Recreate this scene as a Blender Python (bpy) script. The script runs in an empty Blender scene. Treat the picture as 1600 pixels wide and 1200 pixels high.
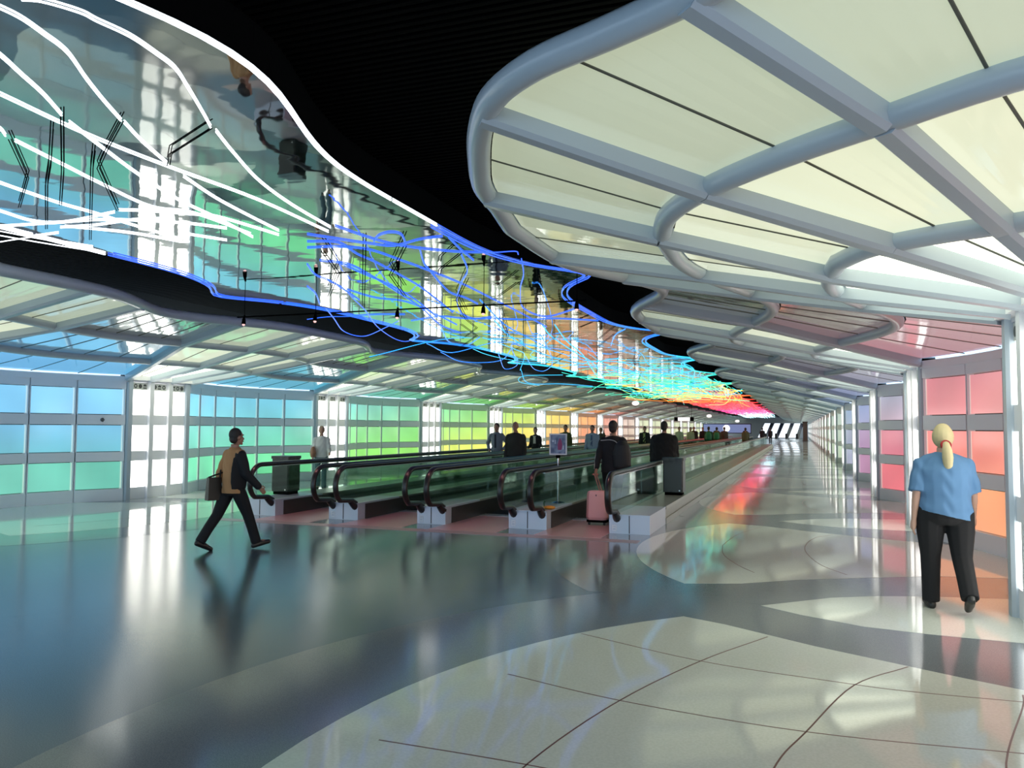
import bpy, bmesh, math, random
from mathutils import Vector, Matrix
random.seed(7)
sc = bpy.context.scene
COL = sc.collection
PI = math.pi

# ------------------------------------------------------------------ camera, world, exposure
F_PX, YAW, PIT, ROL, CAM_H = 1248.66, 0.3439, 0.0544, 0.0065, 1.65
fw = Vector((-math.sin(YAW) * math.cos(PIT), math.cos(YAW) * math.cos(PIT), math.sin(PIT)))
r0 = Vector((math.cos(YAW), math.sin(YAW), 0))
u0 = r0.cross(fw)
rt = math.cos(ROL) * r0 + math.sin(ROL) * u0
up = -math.sin(ROL) * r0 + math.cos(ROL) * u0
cam = bpy.data.objects.new('camera', bpy.data.cameras.new('camera'))
cam.matrix_world = Matrix(((rt.x, up.x, -fw.x, 0), (rt.y, up.y, -fw.y, 0), (rt.z, up.z, -fw.z, CAM_H), (0, 0, 0, 1)))
cam.data.sensor_width = 36
cam.data.lens = F_PX / 1600 * 36
cam.data.clip_start = .05
cam.data.clip_end = 500
COL.objects.link(cam)
sc.camera = cam
w = bpy.data.worlds.new('world')
sc.world = w
w.use_nodes = True
w.node_tree.nodes['Background'].inputs[0].default_value = (.36, .50, .64, 1)
w.node_tree.nodes['Background'].inputs[1].default_value = 3.0
sc.view_settings.view_transform = 'Standard'
sc.view_settings.look = 'None'
sc.view_settings.exposure = 0.0
sc.view_settings.gamma = 1.0
sc.view_settings.use_curve_mapping = False
sc.cycles.use_denoising = True
sc.cycles.max_bounces = 8
sc.cycles.transparent_max_bounces = 24
sc.cycles.glossy_bounces = 5
sc.cycles.caustics_reflective = False
sc.cycles.caustics_refractive = False
sc.cycles.sample_clamp_indirect = 8.0


# ------------------------------------------------------------------ helpers
def lin(c):
    f = lambda v: (v / 255 / 12.92) if v / 255 <= .04045 else ((v / 255 + .055) / 1.055) ** 2.4
    return (f(c[0]), f(c[1]), f(c[2]), 1)


def pix(u, v):
    """direction of the sight line through a point of the 1600x1200 frame"""
    return (fw * F_PX + rt * (u - 800) - up * (v - 600))


def at_z(u, v, z):
    d = pix(u, v)
    t = (z - CAM_H) / d.z
    return Vector((0, 0, CAM_H)) + d * t


MATS = {}


def mat(name, col=(.5, .5, .5), rough=.5, metal=0, emit=None, estr=1.0, spec=.5, coat=0, sample=True, build=None):
    if name in MATS:
        return MATS[name]
    m = bpy.data.materials.new(name)
    m.use_nodes = True
    b = m.node_tree.nodes['Principled BSDF']
    b.inputs['Base Color'].default_value = (*col[:3], 1)
    b.inputs['Roughness'].default_value = rough
    b.inputs['Metallic'].default_value = metal
    b.inputs['Specular IOR Level'].default_value = spec
    b.inputs['Coat Weight'].default_value = coat
    b.inputs['Coat Roughness'].default_value = .05
    if emit:
        b.inputs['Emission Color'].default_value = (*emit[:3], 1)
        b.inputs['Emission Strength'].default_value = estr
    if not sample:
        m.cycles.emission_sampling = 'NONE'
    if build:
        build(m.node_tree, b)
    MATS[name] = m
    return m


def N(nt, t, **kw):
    n = nt.nodes.new(t)
    for k, v in kw.items():
        setattr(n, k, v)
    return n


def speckle(c1, c2, scale, bump=0.0, bscale=8, bdist=.01):
    def f(nt, b):
        geo = N(nt, 'ShaderNodeNewGeometry')
        no = N(nt, 'ShaderNodeTexNoise')
        no.inputs['Scale'].default_value = scale
        no.inputs['Detail'].default_value = 3
        nt.links.new(geo.outputs['Position'], no.inputs['Vector'])
        ra = N(nt, 'ShaderNodeValToRGB')
        ra.color_ramp.elements[0].position = .38
        ra.color_ramp.elements[1].position = .62
        ra.color_ramp.elements[0].color = (*c1, 1)
        ra.color_ramp.elements[1].color = (*c2, 1)
        nt.links.new(no.outputs['Fac'], ra.inputs['Fac'])
        nt.links.new(ra.outputs['Color'], b.inputs['Base Color'])
        if bump:
            n2 = N(nt, 'ShaderNodeTexNoise')
            n2.inputs['Scale'].default_value = bscale
            n2.inputs['Detail'].default_value = 1
            nt.links.new(geo.outputs['Position'], n2.inputs['Vector'])
            bp = N(nt, 'ShaderNodeBump')
            bp.inputs['Strength'].default_value = bump
            bp.inputs['Distance'].default_value = bdist
            nt.links.new(n2.outputs['Fac'], bp.inputs['Height'])
            nt.links.new(bp.outputs['Normal'], b.inputs['Normal'])
    return f


def vcol_emit(strength):
    def f(nt, b):
        a = N(nt, 'ShaderNodeAttribute', attribute_name='tint')
        nt.links.new(a.outputs['Color'], b.inputs['Emission Color'])
        b.inputs['Emission Strength'].default_value = strength
    return f


def mirror_bump(nt, b):
    geo = N(nt, 'ShaderNodeNewGeometry')
    mp = N(nt, 'ShaderNodeMapping')
    mp.inputs['Scale'].default_value = (.9, 1.3, 1)
    n2 = N(nt, 'ShaderNodeTexNoise')
    n2.inputs['Scale'].default_value = 1.1
    n2.inputs['Detail'].default_value = 2.5
    nt.links.new(geo.outputs['Position'], mp.inputs['Vector'])
    nt.links.new(mp.outputs['Vector'], n2.inputs['Vector'])
    bp = N(nt, 'ShaderNodeBump')
    bp.inputs['Strength'].default_value = .35
    bp.inputs['Distance'].default_value = .012
    nt.links.new(n2.outputs['Fac'], bp.inputs['Height'])
    nt.links.new(bp.outputs['Normal'], b.inputs['Normal'])


M_PAINT = mat('pale_painted_steel', (.45, .52, .59), .28, spec=.5)
M_FRAME = mat('grey_wall_frame', (.84, .845, .89), .38)
M_DARKGAP = mat('dark_joint', (.03, .035, .03), .6)
M_BLACK = mat('matt_black', (.002, .002, .002), .9, spec=.03)
M_SLAT = mat('black_slat', (.0016, .0016, .0016), .8, spec=.04)
M_MIRROR = mat('polished_mirror', (.70, .73, .73), .025, 1, build=mirror_bump)
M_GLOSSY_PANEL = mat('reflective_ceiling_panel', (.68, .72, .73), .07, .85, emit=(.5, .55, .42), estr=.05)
M_GLOSSY_MID = mat('reflective_wall_hue_panel', (.68, .72, .73), .08, .8, build=lambda nt, b: vcol_emit(.16)(nt, b))  # a little of the wall pane colour put into the emission
M_GLOSSY_OUT = mat('wall_hue_emissive_panel', (.42, .46, .5), .1, .7, build=lambda nt, b: vcol_emit(.62)(nt, b))  # emission follows the neighbouring wall pane colour
M_FLOOR = mat('dark_terrazzo', (.04, .05, .06), .175, spec=.6, build=speckle((.085, .115, .145), (.125, .165, .205), 160))
M_BAND = mat('grey_terrazzo', (.1, .11, .12), .12, spec=.6, build=speckle((.16, .18, .20), (.22, .24, .26), 160))
M_PALE = mat('pale_terrazzo', (.5, .5, .4), .06, spec=.6, build=speckle((.64, .68, .62), (.70, .735, .68), 60))
M_JOINT = mat('dark_red_strip', (.14, .05, .04), .4)
M_STEEL = mat('brushed_steel', (.55, .57, .58), .3, .8)
M_PLINTH = mat('pale_steel_plinth', (.62, .70, .80), .35, .3)
M_DECK = mat('satin_deck', (.42, .42, .36), .3, .4)
M_SKIRT = mat('dark_skirt', (.05, .045, .042), .35)
M_RUBBER = mat('black_rubber', (.012, .010, .010), .28, spec=.55)
M_TREAD = mat('dark_tread', (.03, .03, .03), .5, .3)
M_COMB = mat('pinkish_landing_plate', (.62, .43, .42), .3, .2)
M_BOX = mat('dark_stone_box', (.03, .035, .032), .3, build=speckle((.02, .024, .022), (.045, .052, .048), 14))
M_CHROME = mat('chrome', (.75, .75, .75), .12, 1)


def glass_mat():
    m = bpy.data.materials.new('green_tinted_glass')
    m.use_nodes = True
    nt = m.node_tree
    nt.nodes.remove(nt.nodes['Principled BSDF'])
    tr = N(nt, 'ShaderNodeBsdfTransparent')
    tr.inputs['Color'].default_value = (.875, .93, .905, 1)
    gl = N(nt, 'ShaderNodeBsdfGlossy')
    gl.inputs['Roughness'].default_value = .03
    gl.inputs['Color'].default_value = (.9, 1, .95, 1)
    lw = N(nt, 'ShaderNodeLayerWeight')
    lw.inputs['Blend'].default_value = .5
    pw = N(nt, 'ShaderNodeMath', operation='POWER')
    pw.inputs[1].default_value = 4.0
    nt.links.new(lw.outputs['Facing'], pw.inputs[0])
    fr = N(nt, 'ShaderNodeMath', operation='MULTIPLY_ADD')
    fr.inputs[1].default_value = .6
    fr.inputs[2].default_value = .045
    nt.links.new(pw.outputs[0], fr.inputs[0])
    mx = N(nt, 'ShaderNodeMixShader')
    nt.links.new(fr.outputs[0], mx.inputs[0])
    nt.links.new(tr.outputs[0], mx.inputs[1])
    nt.links.new(gl.outputs[0], mx.inputs[2])
    nt.links.new(mx.outputs[0], nt.nodes['Material Output'].inputs[0])
    return m


M_GLASS = glass_mat()


def tag(o, label=None, cat=None, group=None, kind=None):
    if label: o['label'] = label
    if cat: o['category'] = cat
    if group: o['group'] = group
    if kind: o['kind'] = kind
    return o


def empty(name, loc=(0, 0, 0), rz=0):
    o = bpy.data.objects.new(name, None)
    o.location = loc
    o.rotation_euler = (0, 0, rz)
    o.empty_display_size = .1
    COL.objects.link(o)
    return o


def link_mesh(name, me, parent=None):
    o = bpy.data.objects.new(name, me)
    if parent: o.parent = parent
    COL.objects.link(o)
    return o


class MB:
    """collects faces, then links them as one mesh object"""

    def __init__(s):
        s.v, s.f, s.mi, s.sm, s.col = [], [], [], [], None

    def add(s, vs, fs, mi=0, smooth=False):
        o = len(s.v)
        s.v += [tuple(v) for v in vs]
        for f in fs:
            s.f.append([o + i for i in f])
            s.mi.append(mi)
            s.sm.append(smooth)

    def box(s, a, b, mi=0):
        (x0, y0, z0), (x1, y1, z1) = [min(p, q) for p, q in zip(a, b)], [max(p, q) for p, q in zip(a, b)]
        s.hexa([(x0, y0, z0), (x1, y0, z0), (x1, y1, z0), (x0, y1, z0)], [(x0, y0, z1), (x1, y0, z1), (x1, y1, z1), (x0, y1, z1)], mi)

    def hexa(s, lo, hi, mi=0):
        n = len(lo)
        fs = [list(range(n))[::-1], list(range(n, 2 * n))]
        fs += [[i, (i + 1) % n, n + (i + 1) % n, n + i] for i in range(n)]
        s.add(list(lo) + list(hi), fs, mi)

    def beam(s, p, q, wd, ht, mi=0, bev=.02):
        """bevelled box beam whose top centre line runs p-q"""
        p, q = Vector(p), Vector(q)
        d = (q - p).normalized()
        n = d.cross(Vector((0, 0, 1))).normalized()
        z = n.cross(d).normalized()
        a = wd / 2
        prof = [(-a, 0), (a, 0), (a, -ht + bev), (a - bev, -ht), (-a + bev, -ht), (-a, -ht + bev)]
        s.hexa([p + n * x + z * y for x, y in prof], [q + n * x + z * y for x, y in prof], mi)

    def strip(s, lo, hi, mi=0, closed=False, smooth=False):
        n = len(lo)
        fs = [[i, i + 1, n + i + 1, n + i] for i in range(n - 1)]
        s.add(list(lo) + list(hi), fs, mi, smooth)

    def tube(s, pts, r, seg=8, mi=0, cap=True, rfun=None, flat=1.0):
        pts = [Vector(p) for p in pts]
        n = len(pts)
        nrm = None
        rings = []
        for i, p in enumerate(pts):
            t = (pts[min(i + 1, n - 1)] - pts[max(i - 1, 0)])
            if t.length < 1e-9: t = Vector((0, 1, 0))
            t.normalize()
            if nrm is None:
                a = Vector((0, 0, 1)) if abs(t.z) < .9 else Vector((1, 0, 0))
                nrm = (a - t * a.dot(t)).normalized()
            else:
                nrm = (nrm - t * nrm.dot(t))
                nrm = nrm.normalized() if nrm.length > 1e-6 else t.orthogonal().normalized()
            bi = t.cross(nrm)
            rr = rfun(i / (n - 1)) if rfun else r
            rings.append([p + nrm * (rr * math.cos(2 * PI * k / seg)) + bi * (rr * flat * math.sin(2 * PI * k / seg)) for k in range(seg)])
        vs = [v for rg in rings for v in rg]
        fs = []
        for i in range(n - 1):
            for k in range(seg):
                k2 = (k + 1) % seg
                fs.append([i * seg + k, i * seg + k2, (i + 1) * seg + k2, (i + 1) * seg + k])
        s.add(vs, fs, mi, True)
        if cap:
            s.add(rings[0], [list(range(seg))[::-1]], mi)
            s.add(rings[-1], [list(range(seg))], mi)

    def sphere(s, c, r, nu=12, nv=8, mi=0, sc3=(1, 1, 1)):
        vs = []
        for j in range(nv + 1):
            th = PI * j / nv
            for i in range(nu):
                ph = 2 * PI * i / nu
                vs.append((c[0] + r * sc3[0] * math.sin(th) * math.cos(ph), c[1] + r * sc3[1] * math.sin(th) * math.sin(ph), c[2] + r * sc3[2] * math.cos(th)))
        fs = []
        for j in range(nv):
            for i in range(nu):
                i2 = (i + 1) % nu
                if j == 0:
                    fs.append([i, (j + 1) * nu + i, (j + 1) * nu + i2])
                elif j == nv - 1:
                    fs.append([j * nu + i, (j + 1) * nu + i, j * nu + i2])
                else:
                    fs.append([j * nu + i, (j + 1) * nu + i, (j + 1) * nu + i2, j * nu + i2])
        s.add(vs, fs, mi, True)

    def mesh(s, name, mats):
        me = bpy.data.meshes.new(name)
        me.from_pydata(s.v, [], s.f)
        for m in (mats if isinstance(mats, (list, tuple)) else [mats]):
            me.materials.append(m)
        me.polygons.foreach_set('material_index', s.mi)
        me.polygons.foreach_set('use_smooth', s.sm)
        me.update()
        return me

    def build(s, name, mats, parent=None):
        return link_mesh(name, s.mesh(name, mats), parent)


def catmull(pts, n=6):
    P = [Vector(p) for p in pts]
    if len(P) < 3: return P
    P = [2 * P[0] - P[1]] + P + [2 * P[-1] - P[-2]]
    out = []
    for i in range(1, len(P) - 2):
        for k in range(n):
            t = k / n
            a, b, c, d = P[i - 1], P[i], P[i + 1], P[i + 2]
            out.append(.5 * ((2 * b) + (c - a) * t + (2 * a - 5 * b + 4 * c - d) * t * t + (3 * b - a - 3 * c + d) * t ** 3))
    out.append(P[-2])
    return out


def slab(mb, rows, off, mi=0):
    """closed thin slab: rows = 2 lists of points (lower face), off = thickness vector"""
    off = Vector(off)
    a, b = [Vector(p) for p in rows[0]], [Vector(p) for p in rows[1]]
    n = len(a)
    vs = a + b + [p + off for p in a] + [p + off for p in b]
    fs = []
    for i in range(n - 1):
        fs.append([i, i + 1, n + i + 1, n + i])
        fs.append([2 * n + i, 3 * n + i, 3 * n + i + 1, 2 * n + i + 1])
        fs.append([i, 2 * n + i, 2 * n + i + 1, i + 1])
        fs.append([n + i, n + i + 1, 3 * n + i + 1, 3 * n + i])
    fs.append([0, n, 3 * n, 2 * n])
    fs.append([n - 1, 2 * n - 1 + 2 * n - n * 0 - n, 4 * n - 1, 2 * n - 1][:0] or [n - 1, 3 * n - 1, 4 * n - 1, 2 * n - 1])
    mb.add(vs, fs, mi)


# ------------------------------------------------------------------ tunnel layout
XC, HW, PER, LIT0, WLIT = -6.095, 7.90, 7.3218, 6.4577, 1.947
HL = WLIT / 2
EAVE = 2.68
KMAX = 21
YEND = LIT0 + KMAX * PER + WLIT + 1.0


def YC(k): return LIT0 + HL + k * PER


def wave(y): return math.cos(2 * PI * (y - 7.55) / PER)


def hump(y): return (1 - math.cos(2 * PI * (y - 7.5) / PER)) / 2      # 0 at the light columns, 1 at the bays


def u_inner(y): return 3.46 + .86 * hump(y) ** 2.5


def u_mid1(y): return 5.40 - .40 * wave(y)


def u_mid2(y): return 6.83 - .46 * wave(y)


def u_wall(y):
    d = (y - YC(0) + PER / 2) % PER - PER / 2
    if abs(d) <= HL: return HW
    m = PER / 2 - HL
    t = (PER / 2 - abs(d)) / m
    return HW + .80 * (1 - t * t)


def u_mirror(y): return 2.40 + .56 * hump(y) ** 3 + (.36 * hump(y) ** 18 if y > 7 else 0)


def XS(side, u): return XC + side * u


RINGS = [(u_inner, 3.62), (u_mid1, 3.30), (u_mid2, 3.0), (u_wall, 2.72)]
SPREAD = [2.55, 2.2, 1.6, HL]          # half width of the lit fan along each ring
SHIFT = [.25, .22, .15, 0]

# ------------------------------------------------------------------ wall colours (backlit tinted panes)
LEFT = [((95, 190, 245), (100, 185, 225), (120, 215, 190)), ((120, 205, 245), (85, 180, 220), (80, 190, 165)),
        ((120, 210, 240), (120, 215, 205), (105, 220, 175)), ((95, 195, 220), (95, 205, 180), (100, 228, 145)),
        ((125, 215, 215), (140, 225, 160), (130, 240, 105)), ((115, 205, 160), (125, 225, 105), (150, 240, 80)),
        ((120, 225, 175), (150, 230, 115), (215, 250, 100)), ((140, 220, 105), (190, 240, 90), (245, 250, 90)),
        ((150, 225, 105), (225, 240, 85), (250, 235, 100)), ((200, 235, 90), (250, 230, 80), (255, 215, 110)),
        ((250, 240, 110), (255, 220, 110), (255, 190, 100)), ((255, 215, 80), (250, 180, 90), (250, 160, 90)),
        ((255, 195, 110), (250, 165, 100), (245, 150, 100)), ((250, 160, 80), (240, 150, 100), (235, 140, 110)),
        ((240, 150, 115), (235, 150, 125), (230, 150, 130)), ((230, 150, 130), (225, 160, 140), (220, 160, 140)),
        ((215, 165, 155), (215, 170, 155), (210, 170, 150)), ((200, 180, 165), (205, 185, 165), (205, 185, 160)),
        ((190, 190, 170), (195, 195, 165), (200, 200, 160)), ((190, 200, 160), (195, 205, 155), (205, 215, 150))]
RIGHT = [((235, 175, 160), (240, 160, 140), (250, 175, 95)), ((212, 100, 118), (240, 92, 90), (248, 140, 85)),
         ((185, 170, 185), (215, 90, 110), (242, 85, 85)), ((165, 165, 190), (205, 110, 135), (225, 95, 110)),
         ((150, 160, 200), (185, 125, 165), (205, 110, 140)), ((140, 155, 205), (165, 135, 180), (185, 130, 170)),
         ((130, 155, 210), (150, 150, 195), (165, 150, 190)), ((140, 165, 200), (150, 165, 195), (160, 165, 190)),
         ((150, 180, 190), (155, 180, 185), (165, 185, 175)), ((165, 190, 180), (165, 190, 175), (175, 195, 165))]


def pane_col(side, y, row):
    T = LEFT if side < 0 else RIGHT
    t = (y - (LIT0 + WLIT)) / PER                 # bay number + fraction
    k = math.floor(t)
    fr = min(max((t - k) / (1 - WLIT / PER), 0), 1)
    i = min(max(2 * k, 0), len(T) - 2)
    if 2 * k > len(T) - 2: fr = 1
    if k < 0: fr = 0
    a, b = lin(T[i][row]), lin(T[i + 1][row])
    c = [a[j] * (1 - fr) + b[j] * fr for j in range(3)]
    g = max(c)
    return [v * .93 + g * .06 for v in c]


M_PANE = mat('backlit_tinted_pane', (.25, .25, .25), .12, build=vcol_emit(1.0))
M_LIT = mat('white_light_panel', (.8, .8, .75), .2, emit=(1, .98, .9), estr=4.2)
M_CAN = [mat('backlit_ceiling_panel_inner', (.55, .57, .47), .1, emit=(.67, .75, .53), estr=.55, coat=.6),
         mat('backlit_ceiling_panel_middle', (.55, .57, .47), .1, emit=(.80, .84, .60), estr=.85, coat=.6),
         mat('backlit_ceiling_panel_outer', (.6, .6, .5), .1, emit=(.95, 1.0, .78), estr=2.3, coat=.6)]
ROWS = [(1.885, 2.435), (1.075, 1.64), (.27, .845)]


def pane_mesh(side, ya, yb, row, u_off=.05):
    """one backlit pane between two stations along the wall"""
    z0, z1 = ROWS[row]
    n = 4
    nz = 3
    ys = [ya + (yb - ya) * i / (n - 1) * (1 - .035 / (yb - ya)) for i in range(n)] + [yb]
    vs, fs, cols = [], [], []
    rnd = random.Random(int(ya * 100) * 7 + row * 3 + (side > 0))
    hot, ph = rnd.uniform(-.12, .16), rnd.uniform(0, 6)
    for j in range(nz + 1):
        z = z0 + (z1 - z0) * j / nz
        for i, y in enumerate(ys):
            ubow = u_wall(ya) + (u_wall(yb) - u_wall(ya)) * (y - ya) / (yb - ya)
            vs.append((XS(side, ubow + u_off), y, z))
            c = pane_col(side, y, row)
            t = j / nz
            if row < 2:
                cn = pane_col(side, y, row + 1)
                c = [a * (.65 + .35 * t) + b * (.35 - .35 * t) for a, b in zip(c, cn)]
            g = 1 + hot * math.sin(PI * (y - ya) / (yb - ya)) + .07 * math.sin(ph + 2.5 * t + i)
            if i == n: c = [.35 * v + .65 * q for v, q in zip(c, (.80, .86, .72))]  # pale far edge: leaking backlight put into the pane colour
            cols.append([v * g for v in c] + [1])
    for j in range(nz):
        for i in range(n):
            a = j * (n + 1) + i
            f = [a, a + 1, a + n + 2, a + n + 1]
            fs.append(f if side < 0 else f[::-1])
    o = len(vs)
    # back face and edges
    cor = [0, n, (nz + 1) * (n + 1) - 1, nz * (n + 1)]
    vs += [(vs[i][0] + side * .02, vs[i][1], vs[i][2]) for i in cor]
    cols += [cols[i] for i in cor]
    fs.append([o, o + 1, o + 2, o + 3][:: 1 if side > 0 else -1])
    return vs, fs, cols


def col_mesh(name, vs, fs, cols, m):
    me = bpy.data.meshes.new(name)
    me.from_pydata(vs, [], fs)
    at = me.color_attributes.new('tint', 'FLOAT_COLOR', 'POINT')
    at.data.foreach_set('color', [c for q in cols for c in q])
    me.materials.append(m)
    me.update()
    return me


NCOL = 6
NEAR_K = 9


def build_wall(side):
    nm = 'left' if side < 0 else 'right'
    root = tag(empty('wall_' + nm, (0, 0, 0)), ('long left wall of blue, green, yellow and orange backlit panes in bowed bays'
               if side < 0 else 'long right wall of red, orange and lilac backlit panes in bowed bays'), 'wall', kind='structure')
    for k in range(-1, KMAX + 1):
        # bowed coloured bay from lit k to lit k+1
        ya, yb = YC(k) + HL, YC(k + 1) - HL
        if k < KMAX:
            mb = MB()
            pv, pf, pc = [], [], []
            panes = []
            for c in range(NCOL):
                y0, y1 = ya + (yb - ya) * c / NCOL + .012, ya + (yb - ya) * (c + 1) / NCOL - .012
                u0_, u1_ = u_wall(y0), u_wall(y1)
                for (z0, z1) in [(0, .255), (.86, 1.06), (1.655, 1.87), (2.45, 2.60)]:
                    lo = [(XS(side, u0_), y0, z0), (XS(side, u1_), y1, z0), (XS(side, u1_ + .12), y1, z0), (XS(side, u0_ + .12), y0, z0)]
                    mb.hexa(lo, [(x, y, z1) for x, y, z in lo])
                # slim edge strips of the column
                for (yy, uu, dy) in ((y0, u0_, .02), (y1 - .02, u1_, .02)):
                    mb.box((XS(side, uu + .01), yy, .25), (XS(side, uu + .10), yy + dy, 2.46))
                for row in range(3):
                    P = pane_mesh(side, y0 + .02, y1 - .02, row, .035)
                    if k <= NEAR_K:
                        panes.append(P)
                    else:
                        o = len(pv)
                        pv += P[0]
                        pf += [[i + o for i in f] for f in P[1]]
                        pc += P[2]
            # header that follows the bow
            n = 10
            prof = [(-.02, 2.60), (-.02, 2.72), (.14, 2.74), (.14, 2.60)]
            ys = [ya + (yb - ya) * i / n for i in range(n + 1)]
            for j in range(4):
                a, b = prof[j], prof[(j + 1) % 4]
                mb.strip([(XS(side, u_wall(y) + a[0]), y, a[1]) for y in ys], [(XS(side, u_wall(y) + b[0]), y, b[1]) for y in ys])
            bay = mb.build('coloured_bay', [M_FRAME], root)
            bk = MB()
            bk.strip([(XS(side, u_wall(y) + .14), y, 0) for y in ys], [(XS(side, u_wall(y) + .14), y, 2.7) for y in ys])
            bk.build('backing', M_DARKGAP, bay)
            for P in panes:
                link_mesh('pane', col_mesh('pane', *P, M_PANE), bay)
            if pv:
                link_mesh('pane', col_mesh('pane', pv, pf, pc, M_PANE), bay)['kind'] = 'stuff'
        # straight section with three white light columns
        y0, y1 = YC(k) - HL, YC(k) + HL
        if k < 0: continue
        mb = MB()
        X = lambda u: XS(side, u)
        wcol = (WLIT - 2 * .17 - 2 * .13) / 3
        edges = []
        y = y0 + .17
        for c in range(3):
            edges.append((y, y + wcol))
            y += wcol + .13
        for c in range(2):
            m0, m1 = edges[c][1], edges[c + 1][0]
            mb.box((X(7.84), m0, 0), (X(8.05), m1, 2.66))
        for (a, b) in edges:
            for (z0, z1) in [(0, .26), (.85, 1.07), (1.645, 1.88), (2.62, 2.68)]:
                mb.box((X(7.91), a, z0), (X(8.05), b, z1))
        mb.box((X(8.05), y0, 0), (X(8.10), y1, 2.68))
        mb.box((X(7.80), y0, 2.66), (X(8.10), y1, 2.76))
        sec = mb.build('light_column_section', [M_FRAME], root)
        lp_all = MB()
        for (a, b) in edges:
            for (z0, z1) in ROWS:
                lp = lp_all if k > NEAR_K else MB()
                lp.box((X(7.93), a + .012, z0), (X(7.97), b - .012, z1))
                if k <= NEAR_K: lp.build('light_panel', M_LIT, sec)
            # perforated plate with three round symbols at the head of the column
            if k <= 4:
                vp = MB()
                vp.box((X(7.92), a + .015, 2.45), (X(7.95), b - .015, 2.61))
                pl = vp.build('symbol_plate', mat('pale_plate', (.62, .64, .6), .4), sec)
                dk = MB()
                ci = edges.index((a, b))
                for q in range(3):
                    cy = a + (b - a) * (.2 + .3 * q)
                    R, r = .05, .024
                    ring = [(math.cos(2 * PI * i / 14), math.sin(2 * PI * i / 14)) for i in range(14)]
                    kind = (ci + q) % 3
                    o = [(X(7.915), cy + R * p, 2.53 + R * s_) for p, s_ in ring]
                    if kind == 0:      # ring
                        i_ = [(X(7.915), cy + r * p, 2.53 + r * s_) for p, s_ in ring]
                        dk.add(o + i_, [[i, (i + 1) % 14, 14 + (i + 1) % 14, 14 + i] for i in range(14)])
                    elif kind == 1:    # disc
                        dk.add(o, [list(range(14))])
                    else:              # half disc with a bar
                        dk.add(o[:8], [list(range(8))])
                        dk.box((X(7.915), cy - R, 2.53 - R), (X(7.916), cy + R, 2.53 - R * .5))
                dk.build('symbol', mat('dark_symbol', (.06, .065, .06), .5), sec)
        if k > NEAR_K: lp_all.build('light_panel', M_LIT, sec)['kind'] = 'stuff'
        # end pillars
        for (a, b) in ((y0, y0 + .17), (y1 - .17, y1)):
            pb = MB()
            pb.beam((X(7.86), (a + b) / 2, 0), (X(7.86), (a + b) / 2 + 1e-4, 0), .01, .01) if 0 else None
            c = .03
            sx = -1 if side > 0 else 1
            xs0, xs1 = X(7.86), X(8.10)
            lo = [(xs0, a + c, 0), (xs0, b - c, 0), (xs0 - sx * c, b, 0), (xs1, b, 0), (xs1, a, 0), (xs0 - sx * c, a, 0)]
            pb.hexa(lo, [(x, y_, 2.78) for x, y_, _ in lo])
            pb.build('pillar', M_PAINT, root)
    return root


# ------------------------------------------------------------------ side canopies
def ring_pt(side, ri, y, dz=0):
    uf, z = RINGS[ri]
    return Vector((XS(side, uf(y)), y, z + dz))


def end_ring(ri):
    """rounded end of the canopy at the tunnel mouth: centre and radius for ring ri"""
    return None


MOUTH = {  # near end of each ring, turned round the first fan: list of (u offset from axis, y)
    0: [(9.3, 2.55), (8.4, 2.62), (7.4, 2.85), (6.45, 3.25), (5.65, 3.72), (5.2, 3.95), (4.72, 4.18), (4.34, 4.52), (4.06, 5.0), (3.80, 5.62), (3.60, 6.2), (3.50, 6.85)],
    1: [(9.2, 3.7), (8.2, 3.8), (7.2, 4.12), (6.55, 4.58), (6.03, 5.0), (5.53, 5.52), (5.18, 6.12), (5.02, 6.75)],
    2: [(9.0, 5.2), (8.3, 5.4), (7.5, 5.85), (6.98, 6.1), (6.62, 6.4), (6.42, 6.85)],
}
Y_JOIN = 7.1


def ring_path(side, ri, y_end, step=.25):
    pts = []
    if ri in MOUTH:
        pts += [Vector((XS(side, u), y, RINGS[ri][1] + (.07 if ri == 0 else 0))) for u, y in MOUTH[ri]]
        pts = catmull(pts, 5)
        pts = [p for p in pts]
        y = Y_JOIN + .2
    else:
        y = LIT0
    while y < y_end:
        pts.append(ring_pt(side, ri, y))
        y += step if y < 45 else step * 2
    return pts


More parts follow.
